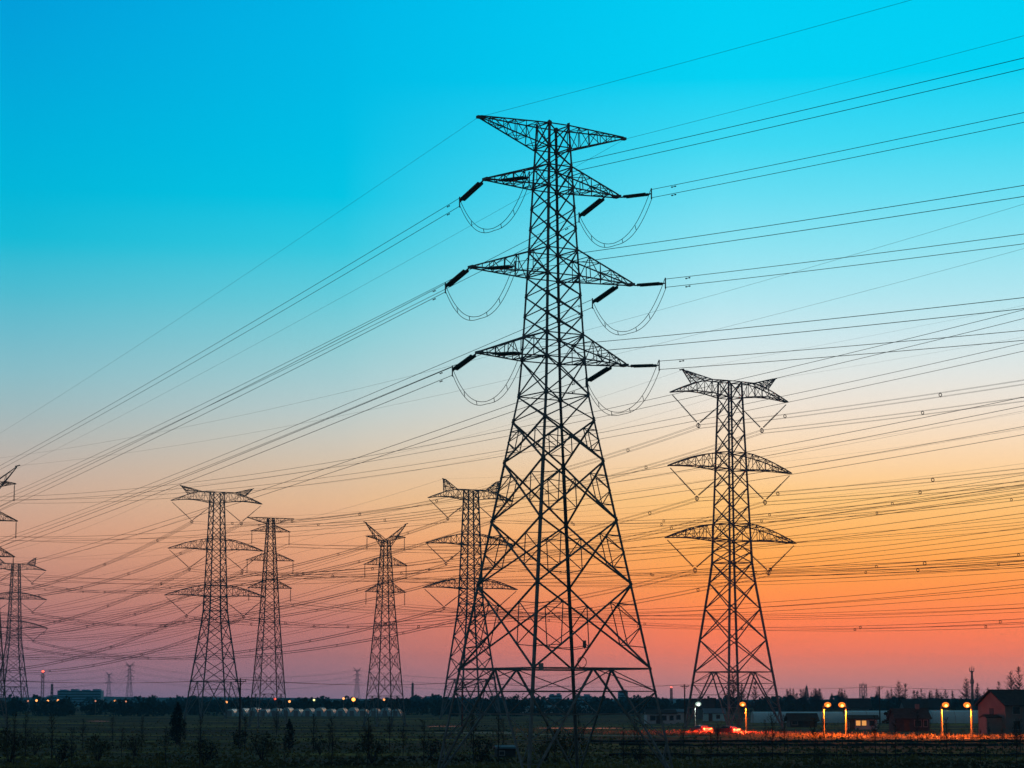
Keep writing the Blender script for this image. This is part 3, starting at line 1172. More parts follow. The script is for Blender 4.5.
# ------------------------------------------------------------------ buildings
def gable_house(name, lab, x, y, rz, w, d, hw, hr, wallm, roofm, wins=(), door=None, group=None, chimney=False, over=0.4, gable_win=None, cat='house'):
    """w along local x (ridge direction), d along y, front faces -y"""
    t = thing(name, lab, cat, (x, y, 0), rz, group)
    m = MB()
    m.prism([(-w / 2, -d / 2, -0.2), (-w / 2, d / 2, -0.2), (-w / 2, d / 2, hw), (-w / 2, 0, hr - 0.12), (-w / 2, -d / 2, hw)],
            [(w / 2, -d / 2, -0.2), (w / 2, d / 2, -0.2), (w / 2, d / 2, hw), (w / 2, 0, hr - 0.12), (w / 2, -d / 2, hw)])
    m.build('wall', wallm, t)
    m = MB()
    sl = (hr - hw) / (d / 2)
    for s in (-1, 1):
        e = V((0, s * (d / 2 + over), hw - over * sl + 0.05))
        r_ = V((0, 0, hr + 0.05))
        th = V((0, 0, 0.18))
        a, b = -w / 2 - over, w / 2 + over
        m.prism([e + V((a, 0, 0)), e + V((b, 0, 0)), r_ + V((b, 0, 0)), r_ + V((a, 0, 0))],
                [e + V((a, 0, 0)) + th, e + V((b, 0, 0)) + th, r_ + V((b, 0, 0)) + th, r_ + V((a, 0, 0)) + th])
    ro = m.build('roof', roofm, t)
    if chimney:
        m = MB()
        m.box((w * 0.2, -0.3, hr - 0.4), (w * 0.2 + 0.7, 0.4, hr + 1.0))
        m.build('chimney', M['wallgrey'], ro)
    for (wx, wz, ww, wh, lit) in wins:
        m = MB()
        m.box((wx - ww / 2 - .1, -d / 2 - 0.05, wz - .1), (wx + ww / 2 + .1, -d / 2 - 0.002, wz + wh + .1))
        f = m.build('window', M['grey'], t)
        m = MB()
        m.box((wx - ww / 2, -d / 2 - 0.07, wz), (wx + ww / 2, -d / 2 - 0.053, wz + wh))
        m.build('pane', M['litwin'] if lit else M['window'], f)
    if door:
        m = MB()
        m.box((door - 0.55, -d / 2 - 0.06, 0), (door + 0.55, -d / 2 - 0.003, 2.1))
        m.build('door', M['door'], t)
    if gable_win:
        m = MB()
        m.box((-w / 2 - 0.06, -0.6, gable_win), (-w / 2 - 0.003, 0.6, gable_win + 1.2))
        m.build('window', M['window'], t)
    return t


# the house at the right edge, its gable lit by the lamp
gable_house('house', 'two-storey grey house with dark gable roof at the right edge, gable glowing orange', gx(1028, 420), 424, R(24), 13, 8.0, 5.2, 7.6, M['wallgrey'], M['roof'],
            [(-4.2, 1.0, 1.4, 1.4, 0), (-1.2, 1.0, 1.4, 1.4, 0), (-4.2, 3.6, 1.4, 1.2, 0), (-1.2, 3.6, 1.4, 1.2, 0), (2.2, 3.6, 1.4, 1.2, 0), (4.6, 3.6, 1.4, 1.2, 0), (4.6, 1.0, 1.4, 1.4, 0)], 2.2, None, True, 0.5, 3.4)
gable_house('shed', 'low pale lean-to shed lit orange beside the house gable', gx(993, 420), 420, R(10), 3.4, 3.2, 2.9, 3.3, M['wallgrey'], M['roof'], (), None, None, False, 0.1, None, 'shed')
gable_house('cottage', 'small dark-roofed cottage before the long greenhouse between the orange lamp pairs', gx(911, 470), 472, R(6), 6.6, 5.5, 2.5, 4.2, M['brick'], M['roof'], [(1.0, 0.9, 1.3, 1.2, 0), (2.5, 0.9, 0.7, 1.2, 0)], -1.2, None, True)
gable_house('cottage', 'low white cottage with lit orange windows behind the middle lamp pair', gx(862, 500), 500, R(-4), 6.0, 4.0, 2.1, 2.7, M['white'], M['roof'], [(-0.9, 0.8, 0.9, 1.0, 1), (0.3, 0.8, 0.9, 1.0, 1), (1.9, 0.8, 0.9, 1.0, 0)], -2.1)
gable_house('barn', 'dark low barn with a wide pitched roof left of the middle lamp pair', gx(813, 520), 540, R(3), 6.0, 5, 1.5, 2.9, M['roof'], M['roof'], [(-2, 0.6, 1.2, 0.9, 0)], 2.0, None, False, 0.5, None, 'barn')
gable_house('cottage', 'white low building with dark windows between the front pylon and the white lamp', gx(660, 620), 620, R(5), 7.5, 5, 2.6, 3.4, M['white'], M['roof'], [(-2.2, 0.9, 1.3, 1.1, 0), (0.6, 0.9, 1.3, 1.1, 0), (2.6, 0.9, 0.9, 1.1, 0)], -0.8)
gable_house('cottage', 'small white building with flat-pitched roof, right neighbour of the white low building', gx(676, 640), 645, R(2), 4.6, 4, 2.8, 3.4, M['white'], M['blueroof'], [(0.8, 0.9, 1.0, 1.1, 0)], -1.0)
gable_house('barn', 'long dark house with tall roof behind the white street lamp', gx(703, 760), 760, R(-5), 7, 6, 3.6, 6.2, M['wallgrey'], M['roof'], [(-2.5, 1.2, 1.4, 1.4, 0), (2.5, 1.2, 1.4, 1.4, 0)], 0.5, None, True)
gable_house('shed', 'pale blue shed seen between the legs of the large right pylon', gx(714, 700), 700, R(0), 6, 5, 2.2, 3.4, M['film'], M['blueroof'], [(1, 0.7, 1, 1, 0)], -1.2, None, False, 0.3, None, 'shed')
gable_house('barn', 'dark gable house behind the long greenhouse, left of the house lamps', gx(925, 760), 780, R(5), 8, 7, 3.4, 6.0, M['wallgrey'], M['roof'], [(-3, 1.4, 1.6, 1.4, 0), (3, 1.4, 1.6, 1.4, 0)], 0.2, None, True)
gable_house('barn', 'dark gable house behind the greenhouse above the house lamps', gx(952, 800), 830, R(-6), 9, 7, 3.4, 6.1, M['wallgrey'], M['roof'], [(-4, 1.4, 1.6, 1.4, 0), (4, 1.4, 1.6, 1.4, 0)], 0.2, None, True)
gable_house('barn', 'dark gable house behind the middle pair of orange lamps', gx(858, 860), 860, R(4), 8, 7, 3.4, 6.4, M['wallgrey'], M['roof'], [(-4, 1.4, 1.6, 1.4, 0), (4, 1.4, 1.6, 1.4, 0)], 0.2, None, True)
gable_house('warehouse', 'long low pale warehouse roof seen through the centre of the front pylon', gx(556, 1000), 1000, R(2), 30, 8, 2.6, 3.6, M['white'], M['blueroof'], [(-9, .8, 2.5, 1.2, 0), (0, .8, 2.5, 1.2, 0), (9, .8, 2.5, 1.2, 0)], 4.4, None, False, 0.3, None, 'warehouse')
gable_house('warehouse', 'short pale building seen between the left legs of the front pylon', gx(523, 1020), 1020, R(0), 9, 7, 2.6, 3.4, M['white'], M['film'], [(-2, .8, 1.5, 1.2, 0), (2, .8, 1.5, 1.2, 0)], 0.2, None, False, 0.3, None, 'warehouse')
gable_house('hut', 'low hut with a pale blue sheet roof on the field under the front pylon', gx(505, 258), 258, R(12), 2.0, 1.4, 0.85, 1.02, M['roof'], M['blueroof'], [(-0.5, 0.25, 0.5, 0.35, 0)], None, None, False, 0.15, None, 'hut')


def tunnel(lab, x, y, rz, L, Rr, H, group, seg=14):
    """a polytunnel along local x"""
    t = thing('greenhouse', lab, 'greenhouse', (x, y, 0), rz, group)
    prof = [V((0, -Rr * cos(pi * k / seg), H * sin(pi * k / seg) ** 0.8)) for k in range(seg + 1)]
    m = MB()
    m.prism([p + V((-L / 2, 0, 0)) for p in prof], [p + V((L / 2, 0, 0)) for p in prof])
    m.build('film_cover', M['film'], t)
    m = MB()
    nr = max(3, int(L / 5))
    for i in range(nr + 1):
        xx = -L / 2 + L * i / nr
        m.tube([V((xx, p.y * 1.012, p.z * 1.012 + 0.01)) for p in prof], 0.05, 4)
    m.tube([V((-L / 2, 0, H * 1.012)), V((L / 2, 0, H * 1.012))], 0.06, 4)
    m.build('hoop_frame', M['grey'], t)
    m = MB()
    m.box((-L / 2 - 0.06, -0.8, 0.02), (-L / 2 - 0.003, 0.8, min(2.0, H * 0.75)))
    m.build('door', M['grey'], t)
    return t


GGR, GGL = 'long greenhouses on the right', 'row of white greenhouses'
tunnel('long pale greenhouse directly right of the large right pylon', (gx(757, 640) + gx(842, 640)) / 2, 645, R(2), 24, 3.2, 2.9, GGR)
tunnel('long pale greenhouse behind the middle pair of orange lamps', (gx(845, 640) + gx(925, 640)) / 2, 640, R(2), 21, 3.4, 3.2, GGR)
tunnel('long pale greenhouse behind the two lamps nearest the house', (gx(928, 640) + gx(995, 640)) / 2, 636, R(2), 18, 3.4, 3.3, GGR)
ordn = ['leftmost', 'second from the left', 'third from the left', 'fourth from the left', 'fifth from the left', 'sixth from the left', 'seventh from the left', 'eighth from the left', 'ninth from the left', 'tenth from the left', 'eleventh from the left', 'twelfth from the left',
        'fourth from the right', 'third from the right', 'second from the right', 'rightmost']
for i in range(16):
    px = 231 + i * 11.0
    tunnel(f'white rounded greenhouse, {ordn[i]} of the far greenhouse row', gx(px, 900), 905 + (i % 3) * 2, R(90), 20, 1.9, 2.7 + 0.25 * ((i * 7) % 3), GGL, 10)


def block(name, lab, px0, px1, y, vtop, depth, m_, roofbits=True, rz=0, cat='building', floors=5, cols=10):
    x0, x1 = gx(px0, y), gx(px1, y)
    H = zof(vtop, y)
    t = thing(name, lab, cat, ((x0 + x1) / 2, y, 0), rz)
    w = x1 - x0
    m = MB()
    m.box((-w / 2, 0, -0.5), (w / 2, depth, H))
    m.build('wall', m_, t)
    if roofbits:
        m = MB()
        nb = max(2, int(w / 9))
        for i in range(nb):
            xx = -w / 2 + (i + 0.5) * w / nb
            m.box((xx - w / nb * 0.3, 1, H + 0.003), (xx + w / nb * 0.3, depth - 1, H + 0.9 + 0.5 * (i % 2)))
        m.build('roof', m_, t)
    for f in range(floors):
        zz = H * (f + 0.35) / floors
        m = MB()
        m.box((-w / 2 + 0.8, -0.06, zz), (w / 2 - 0.8, -0.003, zz + H / floors * 0.4))
        m.build('window_band', M['window'], t)
    return t


block('apartment_block', 'long pale haze-blue apartment block on the left skyline', 57, 101, 2300, 690.5, 14, M['haze_blue'], floors=6, cols=22)
block('office_block', 'tall haze-blue block seen under the right side of the front pylon', 618.5, 628, 2000, 691.5, 12, M['haze_blue'], floors=6, cols=5)
block('factory', 'low haze-blue factory beside the apartment block, left end', 46, 57, 2300, 696.5, 14, M['haze_blue'], floors=3, cols=6)
block('factory', 'haze-blue far buildings between the horned pylon and the front pylon', 424, 443, 2100, 697.2, 14, M['haze_blue'], floors=3, cols=8)
block('factory', 'haze-blue factory with stepped roof seen through the front pylon centre', 549, 562, 1900, 695.0, 14, M['haze_blue'], floors=4, cols=6)
block('factory', 'haze-blue factory seen right of the central leg of the front pylon', 573, 592, 2000, 695.8, 14, M['haze_blue'], floors=4, cols=8)
block('factory', 'haze-blue far hall behind the left legs of the front pylon', 443, 468, 2400, 698.2, 14, M['haze_blue'], floors=2, cols=8)


# ------------------------------------------------------------------ car
def car(x, y, rz, lab):
    t = thing('car', lab, 'car', (x, y, 0.01), rz, 'cars with glowing tail lights on the road')
    # local x: forward; the rear faces -x
    prof = [(-2.15, .35), (-2.2, .75), (-2.1, 1.0), (-1.75, 1.05), (-1.15, 1.45), (0.25, 1.47), (1.0, 1.02), (2.0, .9), (2.2, .65), (2.2, .35)]
    m = MB()
    def ring(yy, k):
        return [V((a, yy * (k if b > 1.1 else 1), b)) for a, b in prof]
    m.prism(ring(-0.86, .8), ring(0.86, .8))
    m.build('body', M['carpaint'], t)
    m = MB()
    m.prism([(-1.72, -.66, 1.09), (-1.72, .66, 1.09), (-1.2, .6, 1.43), (-1.2, -.6, 1.43)], [(-1.75, -.66, 1.10), (-1.75, .66, 1.10), (-1.23, .6, 1.44), (-1.23, -.6, 1.44)])
    m.build('rear_window', M['window'], t)
    for s in (-1, 1):
        m = MB()
        m.prism([(-1.2, s * .80, 1.06), (.8, s * .80, 1.06), (.2, s * .705, 1.4), (-1.0, s * .705, 1.4)], [(-1.2, s * .87, 1.06), (.8, s * .87, 1.06), (.2, s * .72, 1.4), (-1.0, s * .72, 1.4)])
        m.build('side_window', M['window'], t)
        m = MB()
        m.box((-2.26, s * .8 - .16, .72), (-2.12, s * .8 + .08, .98))
        m.build('tail_light', M['tail'], t)
        for xx in (-1.35, 1.35):
            m = MB()
            m.tube([V((xx, s * .72, .32)), V((xx, s * .9, .32))], .32, 14)
            w = m.build('wheel', M['tyre'], t)
            m = MB()
            m.tube([V((xx, s * .9, .32)), V((xx, s * .915, .32))], .19, 10)
            m.build('rim', M['rim'], w)
    m = MB()
    m.box((-2.245, -.5, .84), (-2.16, .5, .9))
    m.build('brake_light', M['tail'], t)
    for s in (-0.8, 0.8):
        l = bpy.data.lights.new('tail_glow', 'POINT')
        l.energy = 5000
        l.color = (1, .05, .02)
        l.shadow_soft_size = .15
        o = bpy.data.objects.new('tail_glow', l)
        COL.objects.link(o)
        o.parent = t
        o.location = (-2.6, s, .85)


car(gx(702, 434), 438, R(122), 'dark red car on the road just below the white lamp, red tail lights glowing')
car(gx(727, 426), 427, R(138), 'second dark red car, between the white lamp and the first orange lamp')

# ------------------------------------------------------------------ trees
def leaf_crown(n, fn, size, seed):
    rnd = random.Random(seed)
    m = MB()
    for _ in range(n):
        p = fn(rnd)
        if p is None:
            continue
        a = V((rnd.gauss(0, 1), rnd.gauss(0, 1), rnd.gauss(0, 1))).normalized()
        b = a.orthogonal().normalized()
        b = b * cos(1.0) + a.cross(b) * sin(1.0)
        s = size * rnd.uniform(0.5, 1.3)
        m.poly([p - a * s - b * s * .6, p + a * s * .9 - b * s * .3, p + a * s * .7 + b * s * .7, p - a * s * .5 + b * s * .8])
    return m


def clumpy(seed, rx, rz, zc, k=11):
    r_ = random.Random(seed)
    cl = []
    for _ in range(k):
        a, u = r_.uniform(0, 2 * pi), r_.uniform(-0.9, 1)
        q = r_.uniform(0.2, 0.85) * math.sqrt(max(0.05, 1 - u * u * 0.8))
        cl.append((V((cos(a) * rx * q, sin(a) * rx * q, zc + u * rz * 0.75)), r_.uniform(0.25, 0.5) * rx))

    def f(rnd):
        c, s = rnd.choice(cl)
        d = V((rnd.gauss(0, 1), rnd.gauss(0, 1), rnd.gauss(0, 1))).normalized() * s * rnd.uniform(0.3, 1.1)
        return c + V((d.x, d.y, d.z * 0.85))
    return f


def limb_trunk(h, r, spread, seed, top=0.75):
    rnd = random.Random(seed)
    m = MB()
    m.tube([V((0, 0, -0.2)), V((0.05, 0, h * .3)), V((-0.04, 0.05, h * .55)), V((0, 0, h * top))], [r, r * .8, r * .6, r * .25], 6)
    for i in range(7):
        a = rnd.uniform(0, 2 * pi)
        z0 = h * rnd.uniform(.3, .6)
        e = V((cos(a) * spread, sin(a) * spread, z0 + h * rnd.uniform(.1, .3)))
        m.tube([V((0, 0, z0)), V((e.x * .5, e.y * .5, (z0 + e.z) / 2 - .1)), e], [r * .45, r * .3, r * .12], 5)
    return m


def broad_proto(seed, h, rx, n=520, size=0.3):
    t = thing('broadleaf_tree', '', 'tree', group='trees standing out of the far treeline')
    limb_trunk(h, 0.22, rx * 0.6, seed).build('trunk', M['bark'], t)
    leaf_crown(n, clumpy(seed, rx, h * 0.36, h * 0.62), size, seed).build('crown', M['leaf'], t)
    return t


def conical(seed, h, rx, n, lab):
    t = thing('conifer_tree', lab, 'tree', group=None)
    m = MB()
    m.tube([V((0, 0, -.2)), V((0, 0, h * .95))], [0.14, 0.02], 6)
    m.build('trunk', M['bark'], t)
    rnd0 = random.Random(seed)
    lob = [(rnd0.uniform(0, 2 * pi), rnd0.uniform(0.1, 0.9), rnd0.uniform(.7, 1.25)) for _ in range(40)]

    def f(rnd):
        a, u, k = rnd.choice(lob)
        a += rnd.gauss(0, .35)
        u = min(1.0, max(0.04, u + rnd.gauss(0, .07)))
        rr_ = rx * k * (1 - u) ** 0.65 * (0.55 + 0.45 * min(1, u * 5)) * rnd.uniform(0.25, 1.0)
        return V((cos(a) * rr_, sin(a) * rr_, u * h))
    leaf_crown(n, f, 0.11, seed).build('crown', M['leaf_dark'], t)
    return t


c = conical(3, 5.6, 1.6, 2600, 'dark cone-shaped evergreen in the field before the wide-armed left pylon')
c.location = (gx(177, 330), 330, 0)
c = conical(5, 3.6, 1.1, 900, 'small dark pointed evergreen in the field below the flat-topped pylon')
c.location = (gx(289, 300), 300, 0)


def bare_tree(seed, h, rad, nb, lab, group):
    """a winter tree: straight trunk, many thin rising branches"""
    rnd = random.Random(seed)
    t = thing('bare_tree', lab, 'tree', group=group)
    m = MB()
    m.tube([V((0, 0, -.2)), V((0, 0, h * .5)), V((0, 0, h))], [h * .014, h * .009, 0.03], 6)
    m.build('trunk', M['bark'], t)
    m = MB()
    for i in range(nb):
        u = rnd.uniform(.18, .97)
        z0 = h * u
        a = rnd.uniform(0, 2 * pi)
        ln = rad * (1.05 - u) ** .8 * rnd.uniform(.6, 1.2)
        e = V((cos(a) * ln, sin(a) * ln, z0 + ln * rnd.uniform(.5, 1.1)))
        s = V((0, 0, z0))
        mid = s.lerp(e, .5) + V((0, 0, -ln * .08))
        m.tube([s, mid, e], [0.06, .045, .022], 3)
        for _ in range(6):
            q = s.lerp(e, rnd.uniform(.3, 1.0))
            d = V((cos(a + rnd.gauss(0, .9)), sin(a + rnd.gauss(0, .9)), rnd.uniform(.3, 1.2))) * ln * rnd.uniform(.2, .4)
            m.tube([q, q + d], [.04, .02], 3)
    m.build('branches', M['twig'], t)
    return t


GB = 'tall bare winter trees on the right'
bp = [bare_tree(20 + i, 15.0, r_, 130, '', GB) for i, r_ in enumerate((2.9, 3.6, 2.5))]
BT = [(1020, 800, 666, 'tallest bare tree above the house roof at the right edge'), (1012, 820, 670, 'second bare tree from the right edge, above the house roof'), (988.5, 880, 687, 'small bare tree just left of the house roof'),
      (999.5, 900, 681, 'bare tree at the left end of the house roof'), (967, 830, 677, 'bare tree beside the left of the tall antenna mast'), (978, 830, 682, 'bare tree right beside the tall antenna mast'), (906, 800, 683, 'right one of two tall thin bare trees between lamp pairs'),
      (899.5, 790, 680, 'left one of two tall thin bare trees between lamp pairs'), (892, 900, 688, 'dense bare tree left of the two tall thin ones'), (953, 950, 690, 'bare tree behind the house lamps, on the skyline'),
      (941, 960, 691.5, 'short bare tree on the skyline above the left house lamp'), (930, 940, 691, 'short bare tree behind the dark gable house'), (918, 980, 690.5, 'short bare tree right of the tall thin pair'), (888, 1000, 689.5, 'short bare tree on the skyline right of the square tower'),
      (877, 960, 692.5, 'low bare tree just right of the square far tower'), (842, 940, 692, 'low bare tree behind the middle orange pair'), (820, 960, 688.5, 'bare tree right of the tapering far mast'), (812, 930, 691, 'low bare tree next to the tapering far mast'), (801, 960, 689, 'bare tree left of the tapering far mast'),
      (733.5, 700, 668, 'tall bare tree seen between the legs of the large right pylon'), (742, 760, 682, 'shorter bare tree seen between the legs of the large right pylon'), (755.5, 800, 680, 'thin bare tree beside the right leg of the large right pylon'),
      (946, 1000, 689, 'bare tree between the house lamps on the skyline')]
for i, (px, y, vt, lab) in enumerate(BT):
    place(bp[i % 3], i < 3, (gx(px, y), y, 0), i * 1.3, lab, GB, zof(vt, y) / 15.0)

rnd = random.Random(41)
for i in range(46):
    px = rnd.choice((rnd.uniform(872, 985), rnd.uniform(786, 850)))
    y = rnd.uniform(900, 1040)
    place(bp[i % 3], False, (gx(px, y), y, 0), i * 2.1, 'short bare tree in the skyline row of bare trees behind the right-hand lamps', 'short bare trees in the skyline row', zof(rnd.uniform(686.5, 696), y) / 15.0)

# dark tree at the house
t = broad_proto(77, 6.4, 1.9, 900, 0.24)
t['label'] = 'dark leafy tree against the orange-lit house gable'
t['group'] = 'garden trees'
t.location = (gx(989.5, 425), 425.5, 0)
t2 = copy_tree(t)
t2['label'] = 'dark round bush at the left end of the small cottage'
t2.location = (gx(892, 478), 478, 0)
t2.scale = (1.25, 1.25, 0.66)

# trees standing out of the far treeline
tp = [broad_proto(100 + i, 7.0, 3.2 + 0.4 * i, 420, 0.36) for i in range(4)]
TL = [(105, 930, 699, 'dark rounded tree right of the apartment block, tallest there'), (143, 940, 701, 'dark rounded tree in the treeline left of the wide-armed left pylon'), (180, 950, 700.3, 'low dark tree in the treeline behind the left leg of the left pylon'), (66, 945, 702, 'low dark tree before the apartment block'),
      (82, 950, 702.4, 'second low dark tree before the apartment block'), (328, 960, 697.6, 'dark tree on the skyline left of the two bright far lamps'), (402, 960, 700, 'dark tree right of the horned pylon'), (518, 960, 694.5, 'tall dark tree seen between the front pylon left and central legs'),
      (510, 950, 697, 'dark tree beside the tall one between the front pylon legs'), (634, 900, 697, 'dark round tree right of the tall blue block'), (640, 930, 699, 'second dark round tree right of the tall blue block'), (719, 860, 699, 'dark round tree behind the large right pylon left leg'), (775, 880, 700, 'dark tree just right of the large right pylon'),
      (790, 900, 701, 'dark tree between the large right pylon and the bare trees'), (477, 950, 699, 'dark tree in the treeline behind the front pylon left leg'), (20, 930, 701, 'dark tree in the treeline by the left far pylon')]
for i, (px, y, vt, lab) in enumerate(TL):
    o = place(tp[i % 4], i < 4, (gx(px, y), y, 0), i * 1.7, lab, 'trees standing out of the far treeline', zof(vt, y) / 7.0)

# the far treeline that reads as one mass
rnd = random.Random(11)
m = MB()
for band, (y0, y1, hh, n) in enumerate(((900, 1010, 5.6, 150), (1050, 1300, 6.6, 150), (1500, 2000, 8.5, 120))):
    for k in range(n):
        y = rnd.uniform(y0, y1)
        px = rnd.uniform(-30, 1054)
        if band == 0 and 222 < px < 405:
            y = rnd.uniform(960, 1010)
        x = gx(px, y)
        h = hh * rnd.uniform(.6, 1.12)
        rx = rnd.uniform(2.5, 5.0) * (1 + band * .5)
        for _ in range(90):
            a = rnd.uniform(0, 2 * pi)
            u = rnd.random()
            q = rx * math.sqrt(rnd.random()) * math.sqrt(max(.03, 1 - (2 * u - 0.75) ** 2 * .62))
            p = V((x + cos(a) * q, y + sin(a) * q * .6, h * u * rnd.uniform(.9, 1.05)))
            s = 0.45 * rnd.uniform(.5, 1.3) * (1 + band * .6)
            d1 = V((rnd.gauss(0, 1), rnd.gauss(0, .5), rnd.gauss(0, 1))).normalized() * s
            d2 = V((-d1.z, rnd.gauss(0, .3) * s, d1.x)) * .8
            m.poly([p - d1 - d2 * .5, p + d1 * .8 - d2 * .7, p + d1 + d2 * .6, p - d1 * .4 + d2])
tag(m.build('treeline', M['leaf']), 'long dark band of far trees under the skyline', 'trees', kind='stuff')

# ------------------------------------------------------------------ foreground field plants
GS = 'thin bare saplings in the near field'
sp_ = []
for s in range(4):
    rnd = random.Random(300 + s)
    t = thing('sapling', '', 'sapling', group=GS)
    m = MB()
    h = 4.2
    m.tube([V((0, 0, -.1)), V((rnd.gauss(0, .06), 0, h * .5)), V((rnd.gauss(0, .12), 0, h))], [.05, .04, .015], 5)
    m.build('trunk', M['twig'], t)
    m = MB()
    for i in range(26):
        z0 = h * rnd.uniform(.25, .95)
        a = rnd.uniform(0, 2 * pi)
        ln = (1.25 - z0 / h) * rnd.uniform(.5, 1.2)
        e = V((cos(a) * ln * .7, sin(a) * ln * .7, z0 + ln * .8))
        m.tube([V((0, 0, z0)), e], [.022, .01], 3)
        for _ in range(3):
            q = V((0, 0, z0)).lerp(e, rnd.uniform(.4, 1))
            m.tube([q, q + V((rnd.gauss(0, .2), rnd.gauss(0, .2), rnd.uniform(.05, .4)))], [.014, .008], 3)
    m.build('branches', M['twig'], t)
    sp_.append(t)
rnd = random.Random(5)
k = 0
for row, (y0, n) in enumerate(((222, 20), (250, 18), (285, 14), (330, 12))):
    for i in range(n):
        px = (i + rnd.uniform(.1, .9)) / n * 1060 - 18
        y = y0 + rnd.uniform(-9, 9)
        place(sp_[k % 4], k < 4, (gx(px, y), y, 0), rnd.uniform(0, 6), 'thin bare sapling standing in the dark near field', GS, rnd.uniform(.55, 1.15))
        k += 1

GH = 'low leafy bushes in the near field'
bush = []
for s in range(3):
    t = thing('bush', '', 'bush', group=GH)
    m = MB()
    rnd = random.Random(60 + s)
    for i in range(12):
        a = rnd.uniform(0, 2 * pi)
        m.tube([V((0, 0, -.1)), V((cos(a) * .5, sin(a) * .5, 1.0)), V((cos(a) * rnd.uniform(.7, 1.3), sin(a) * 1.0, rnd.uniform(1.6, 2.5)))], [.035, .025, .008], 3)
    m.build('stem', M['twig'], t)
    leaf_crown(420, clumpy(60 + s, 1.5, 1.0, 1.35, 14), 0.085, 60 + s).build('foliage', [M['leaf_olive'], M['leaf_dark'], M['leaf_olive']][s], t)
    bush.append(t)
BU = [(568, 232, 1.5, 0, 'large olive bush below the right inner leg of the front pylon'), (60, 226, 1.0, 1, 'dark low bush at the bottom left corner'), (10, 230, 1.5, 0, 'tall olive bush cut by the left edge at the bottom'), (98, 236, 1.2, 0, 'olive bush right of the dark low one at bottom left'), (135, 262, 1.0, 2, 'small olive bush left of the cone-shaped evergreen'),
      (262, 240, 1.3, 0, 'olive bush below and left of the small pointed evergreen'), (240, 300, 1.0, 1, 'dark bush between the two evergreens'), (372, 232, 1.3, 2, 'olive bush halfway between small evergreen and front pylon'), (430, 246, 1.0, 1, 'dark bush left of the front pylon feet'), (480, 230, 1.1, 1, 'dark bush in front of the blue-roofed hut'),
      (545, 240, 1.0, 2, 'smaller olive bush beside the front pylon central leg'), (320, 268, 0.9, 1, 'small dark bush right of the small pointed evergreen'), (640, 228, 0.8, 1, 'low dark bush by the right feet of the front pylon'), (820, 226, 0.7, 2, 'low olive bush in the right part of the near field'), (205, 224, 1.0, 1, 'dark bush at the bottom, below the cone-shaped evergreen'), (35, 268, 1.1, 2, 'olive bush behind the bushes at bottom left')]
done = set()
for px, y, s, kd, lab in BU:
    place(bush[kd], kd not in done, (gx(px, y), y, 0), px, lab, GH, s)
    done.add(kd)


def fence(lab, px0, px1, y, hgt=1.5, step=5.0):
    t = thing('wire_fence', lab, 'fence')
    x0, x1 = gx(px0, y), gx(px1, y)
    n = int((x1 - x0) / step)
    for i in range(n + 1):
        m = MB()
        xx = x0 + step * i
        m.tube([V((xx, y, -.1)), V((xx + random.gauss(0, .05), y, hgt))], .05, 5)
        m.build('post', M['wood'], t)
    for zz in (.35, .7, 1.05, 1.4):
        m = MB()
        m.tube([V((x0, y, zz)), V((x1, y, zz))], .014, 3)
        m.build('strand', M['wire'], t)


fence('thin wire fence crossing the near field on the right, front row', 640, 1040, 246)
fence('thin wire fence crossing the near field on the right, back row', 600, 1040, 300)
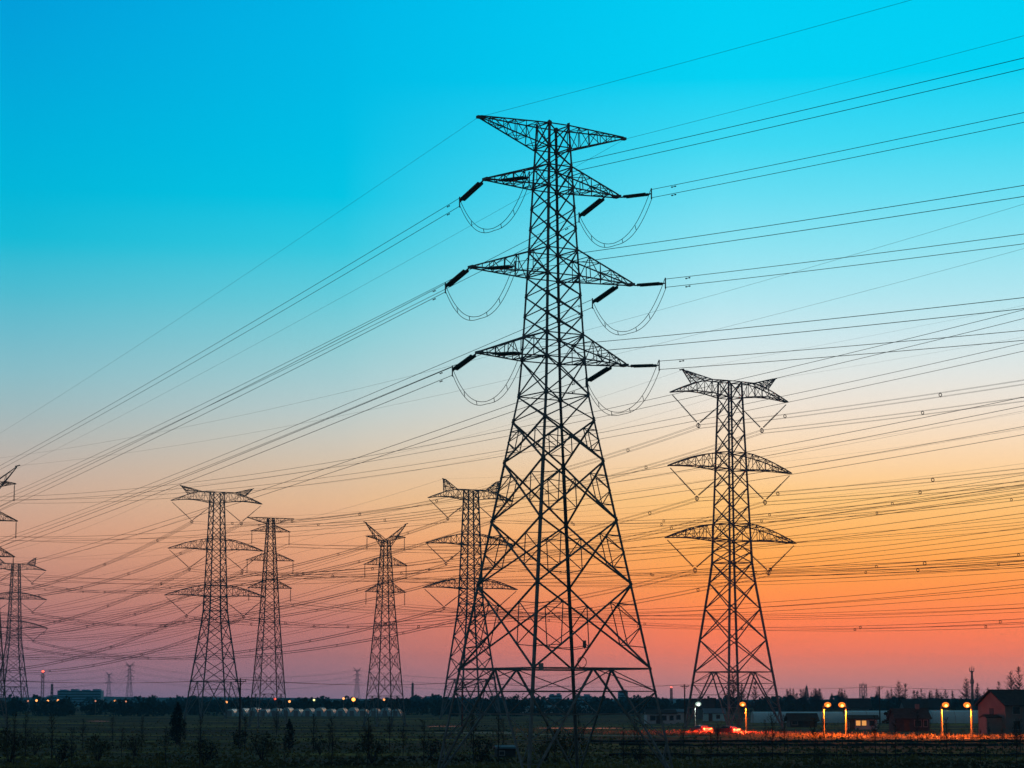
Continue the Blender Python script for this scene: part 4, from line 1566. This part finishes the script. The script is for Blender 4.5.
# low earth ridges between the field strips
for i, (px0, px1, y) in enumerate(((610, 1060, 262), (620, 1060, 322), (590, 1060, 348), (330, 700, 470))):
    m = MB()
    pts = [V((gx(px0 + (px1 - px0) * k / 30, y), y + 2 * sin(k * .7 + i), 0.0)) for k in range(31)]
    m.tube(pts, [(0.3 if px0 > 500 else 0.17) + 0.1 * sin(k * 1.9 + i) for k in range(31)], 7)
    tag(m.build('earth_bank', mat('damp_soil_bank', (0.018, 0.016, 0.012), 1.0, noise=.4, scale=.6)), kind='structure')

# grass over the field
rnd = random.Random(21)
m = MB()
for _ in range(15000):
    v = 768 - (768 - 716) * rnd.random() ** 1.6
    y = gy(v + 3)
    px = rnd.uniform(-20, 1044)
    x = gx(px, y)
    if 392 < y < 440 and x > 5:
        continue
    w, h = rnd.uniform(.12, .35), rnd.uniform(.12, .34)
    a = rnd.uniform(0, pi)
    d = V((cos(a), sin(a), 0)) * w
    p = V((x, y, 0))
    m.poly([p - d, p + d, p + d * .3 + V((rnd.gauss(0, .1), 0, h))])
tag(m.build('grass', M['grass']), 'dark rough grass and young crops covering the field', 'grass', kind='stuff')
m = MB()
for _ in range(9000):
    i = rnd.randrange(len(ROAD) - 1)
    t_ = rnd.random()
    bx, by = ROAD[i][0] * (1 - t_) + ROAD[i + 1][0] * t_, ROAD[i][1] * (1 - t_) + ROAD[i + 1][1] * t_
    by += rnd.choice((rnd.uniform(-24, -4), rnd.uniform(4, 18)))
    w, h = rnd.uniform(.1, .3), rnd.uniform(.2, .75)
    a = rnd.uniform(0, pi)
    d = V((cos(a), sin(a), 0)) * w
    p = V((bx, by, 0.004))
    m.poly([p - d, p + d, p + d * .3 + V((rnd.gauss(0, .1), rnd.gauss(0, .1), h))])
tag(m.build('dry_grass', M['straw']), 'dry straw-coloured grass along the road under the orange lamps', 'grass', kind='stuff')

# ------------------------------------------------------------------ evening air
hm = bpy.data.materials.new('evening_haze')
hm.use_nodes = True
ht = hm.node_tree
for n in list(ht.nodes):
    ht.nodes.remove(n)
pv = N(ht, 'ShaderNodeVolumePrincipled')
pv.inputs['Color'].default_value = (*HAZE_COL, 1)
pv.inputs['Density'].default_value = HAZE_D
pv.inputs['Anisotropy'].default_value = 0.0
ho = N(ht, 'ShaderNodeOutputMaterial')
ht.links.new(pv.outputs[0], ho.inputs['Volume'])
m = MB()
m.box((-2300, -400, -1.3), (2300, HAZE_FAR, HAZE_TOP))
tag(m.build('haze', hm), 'thin bluish evening haze over the plain', 'haze', kind='stuff')
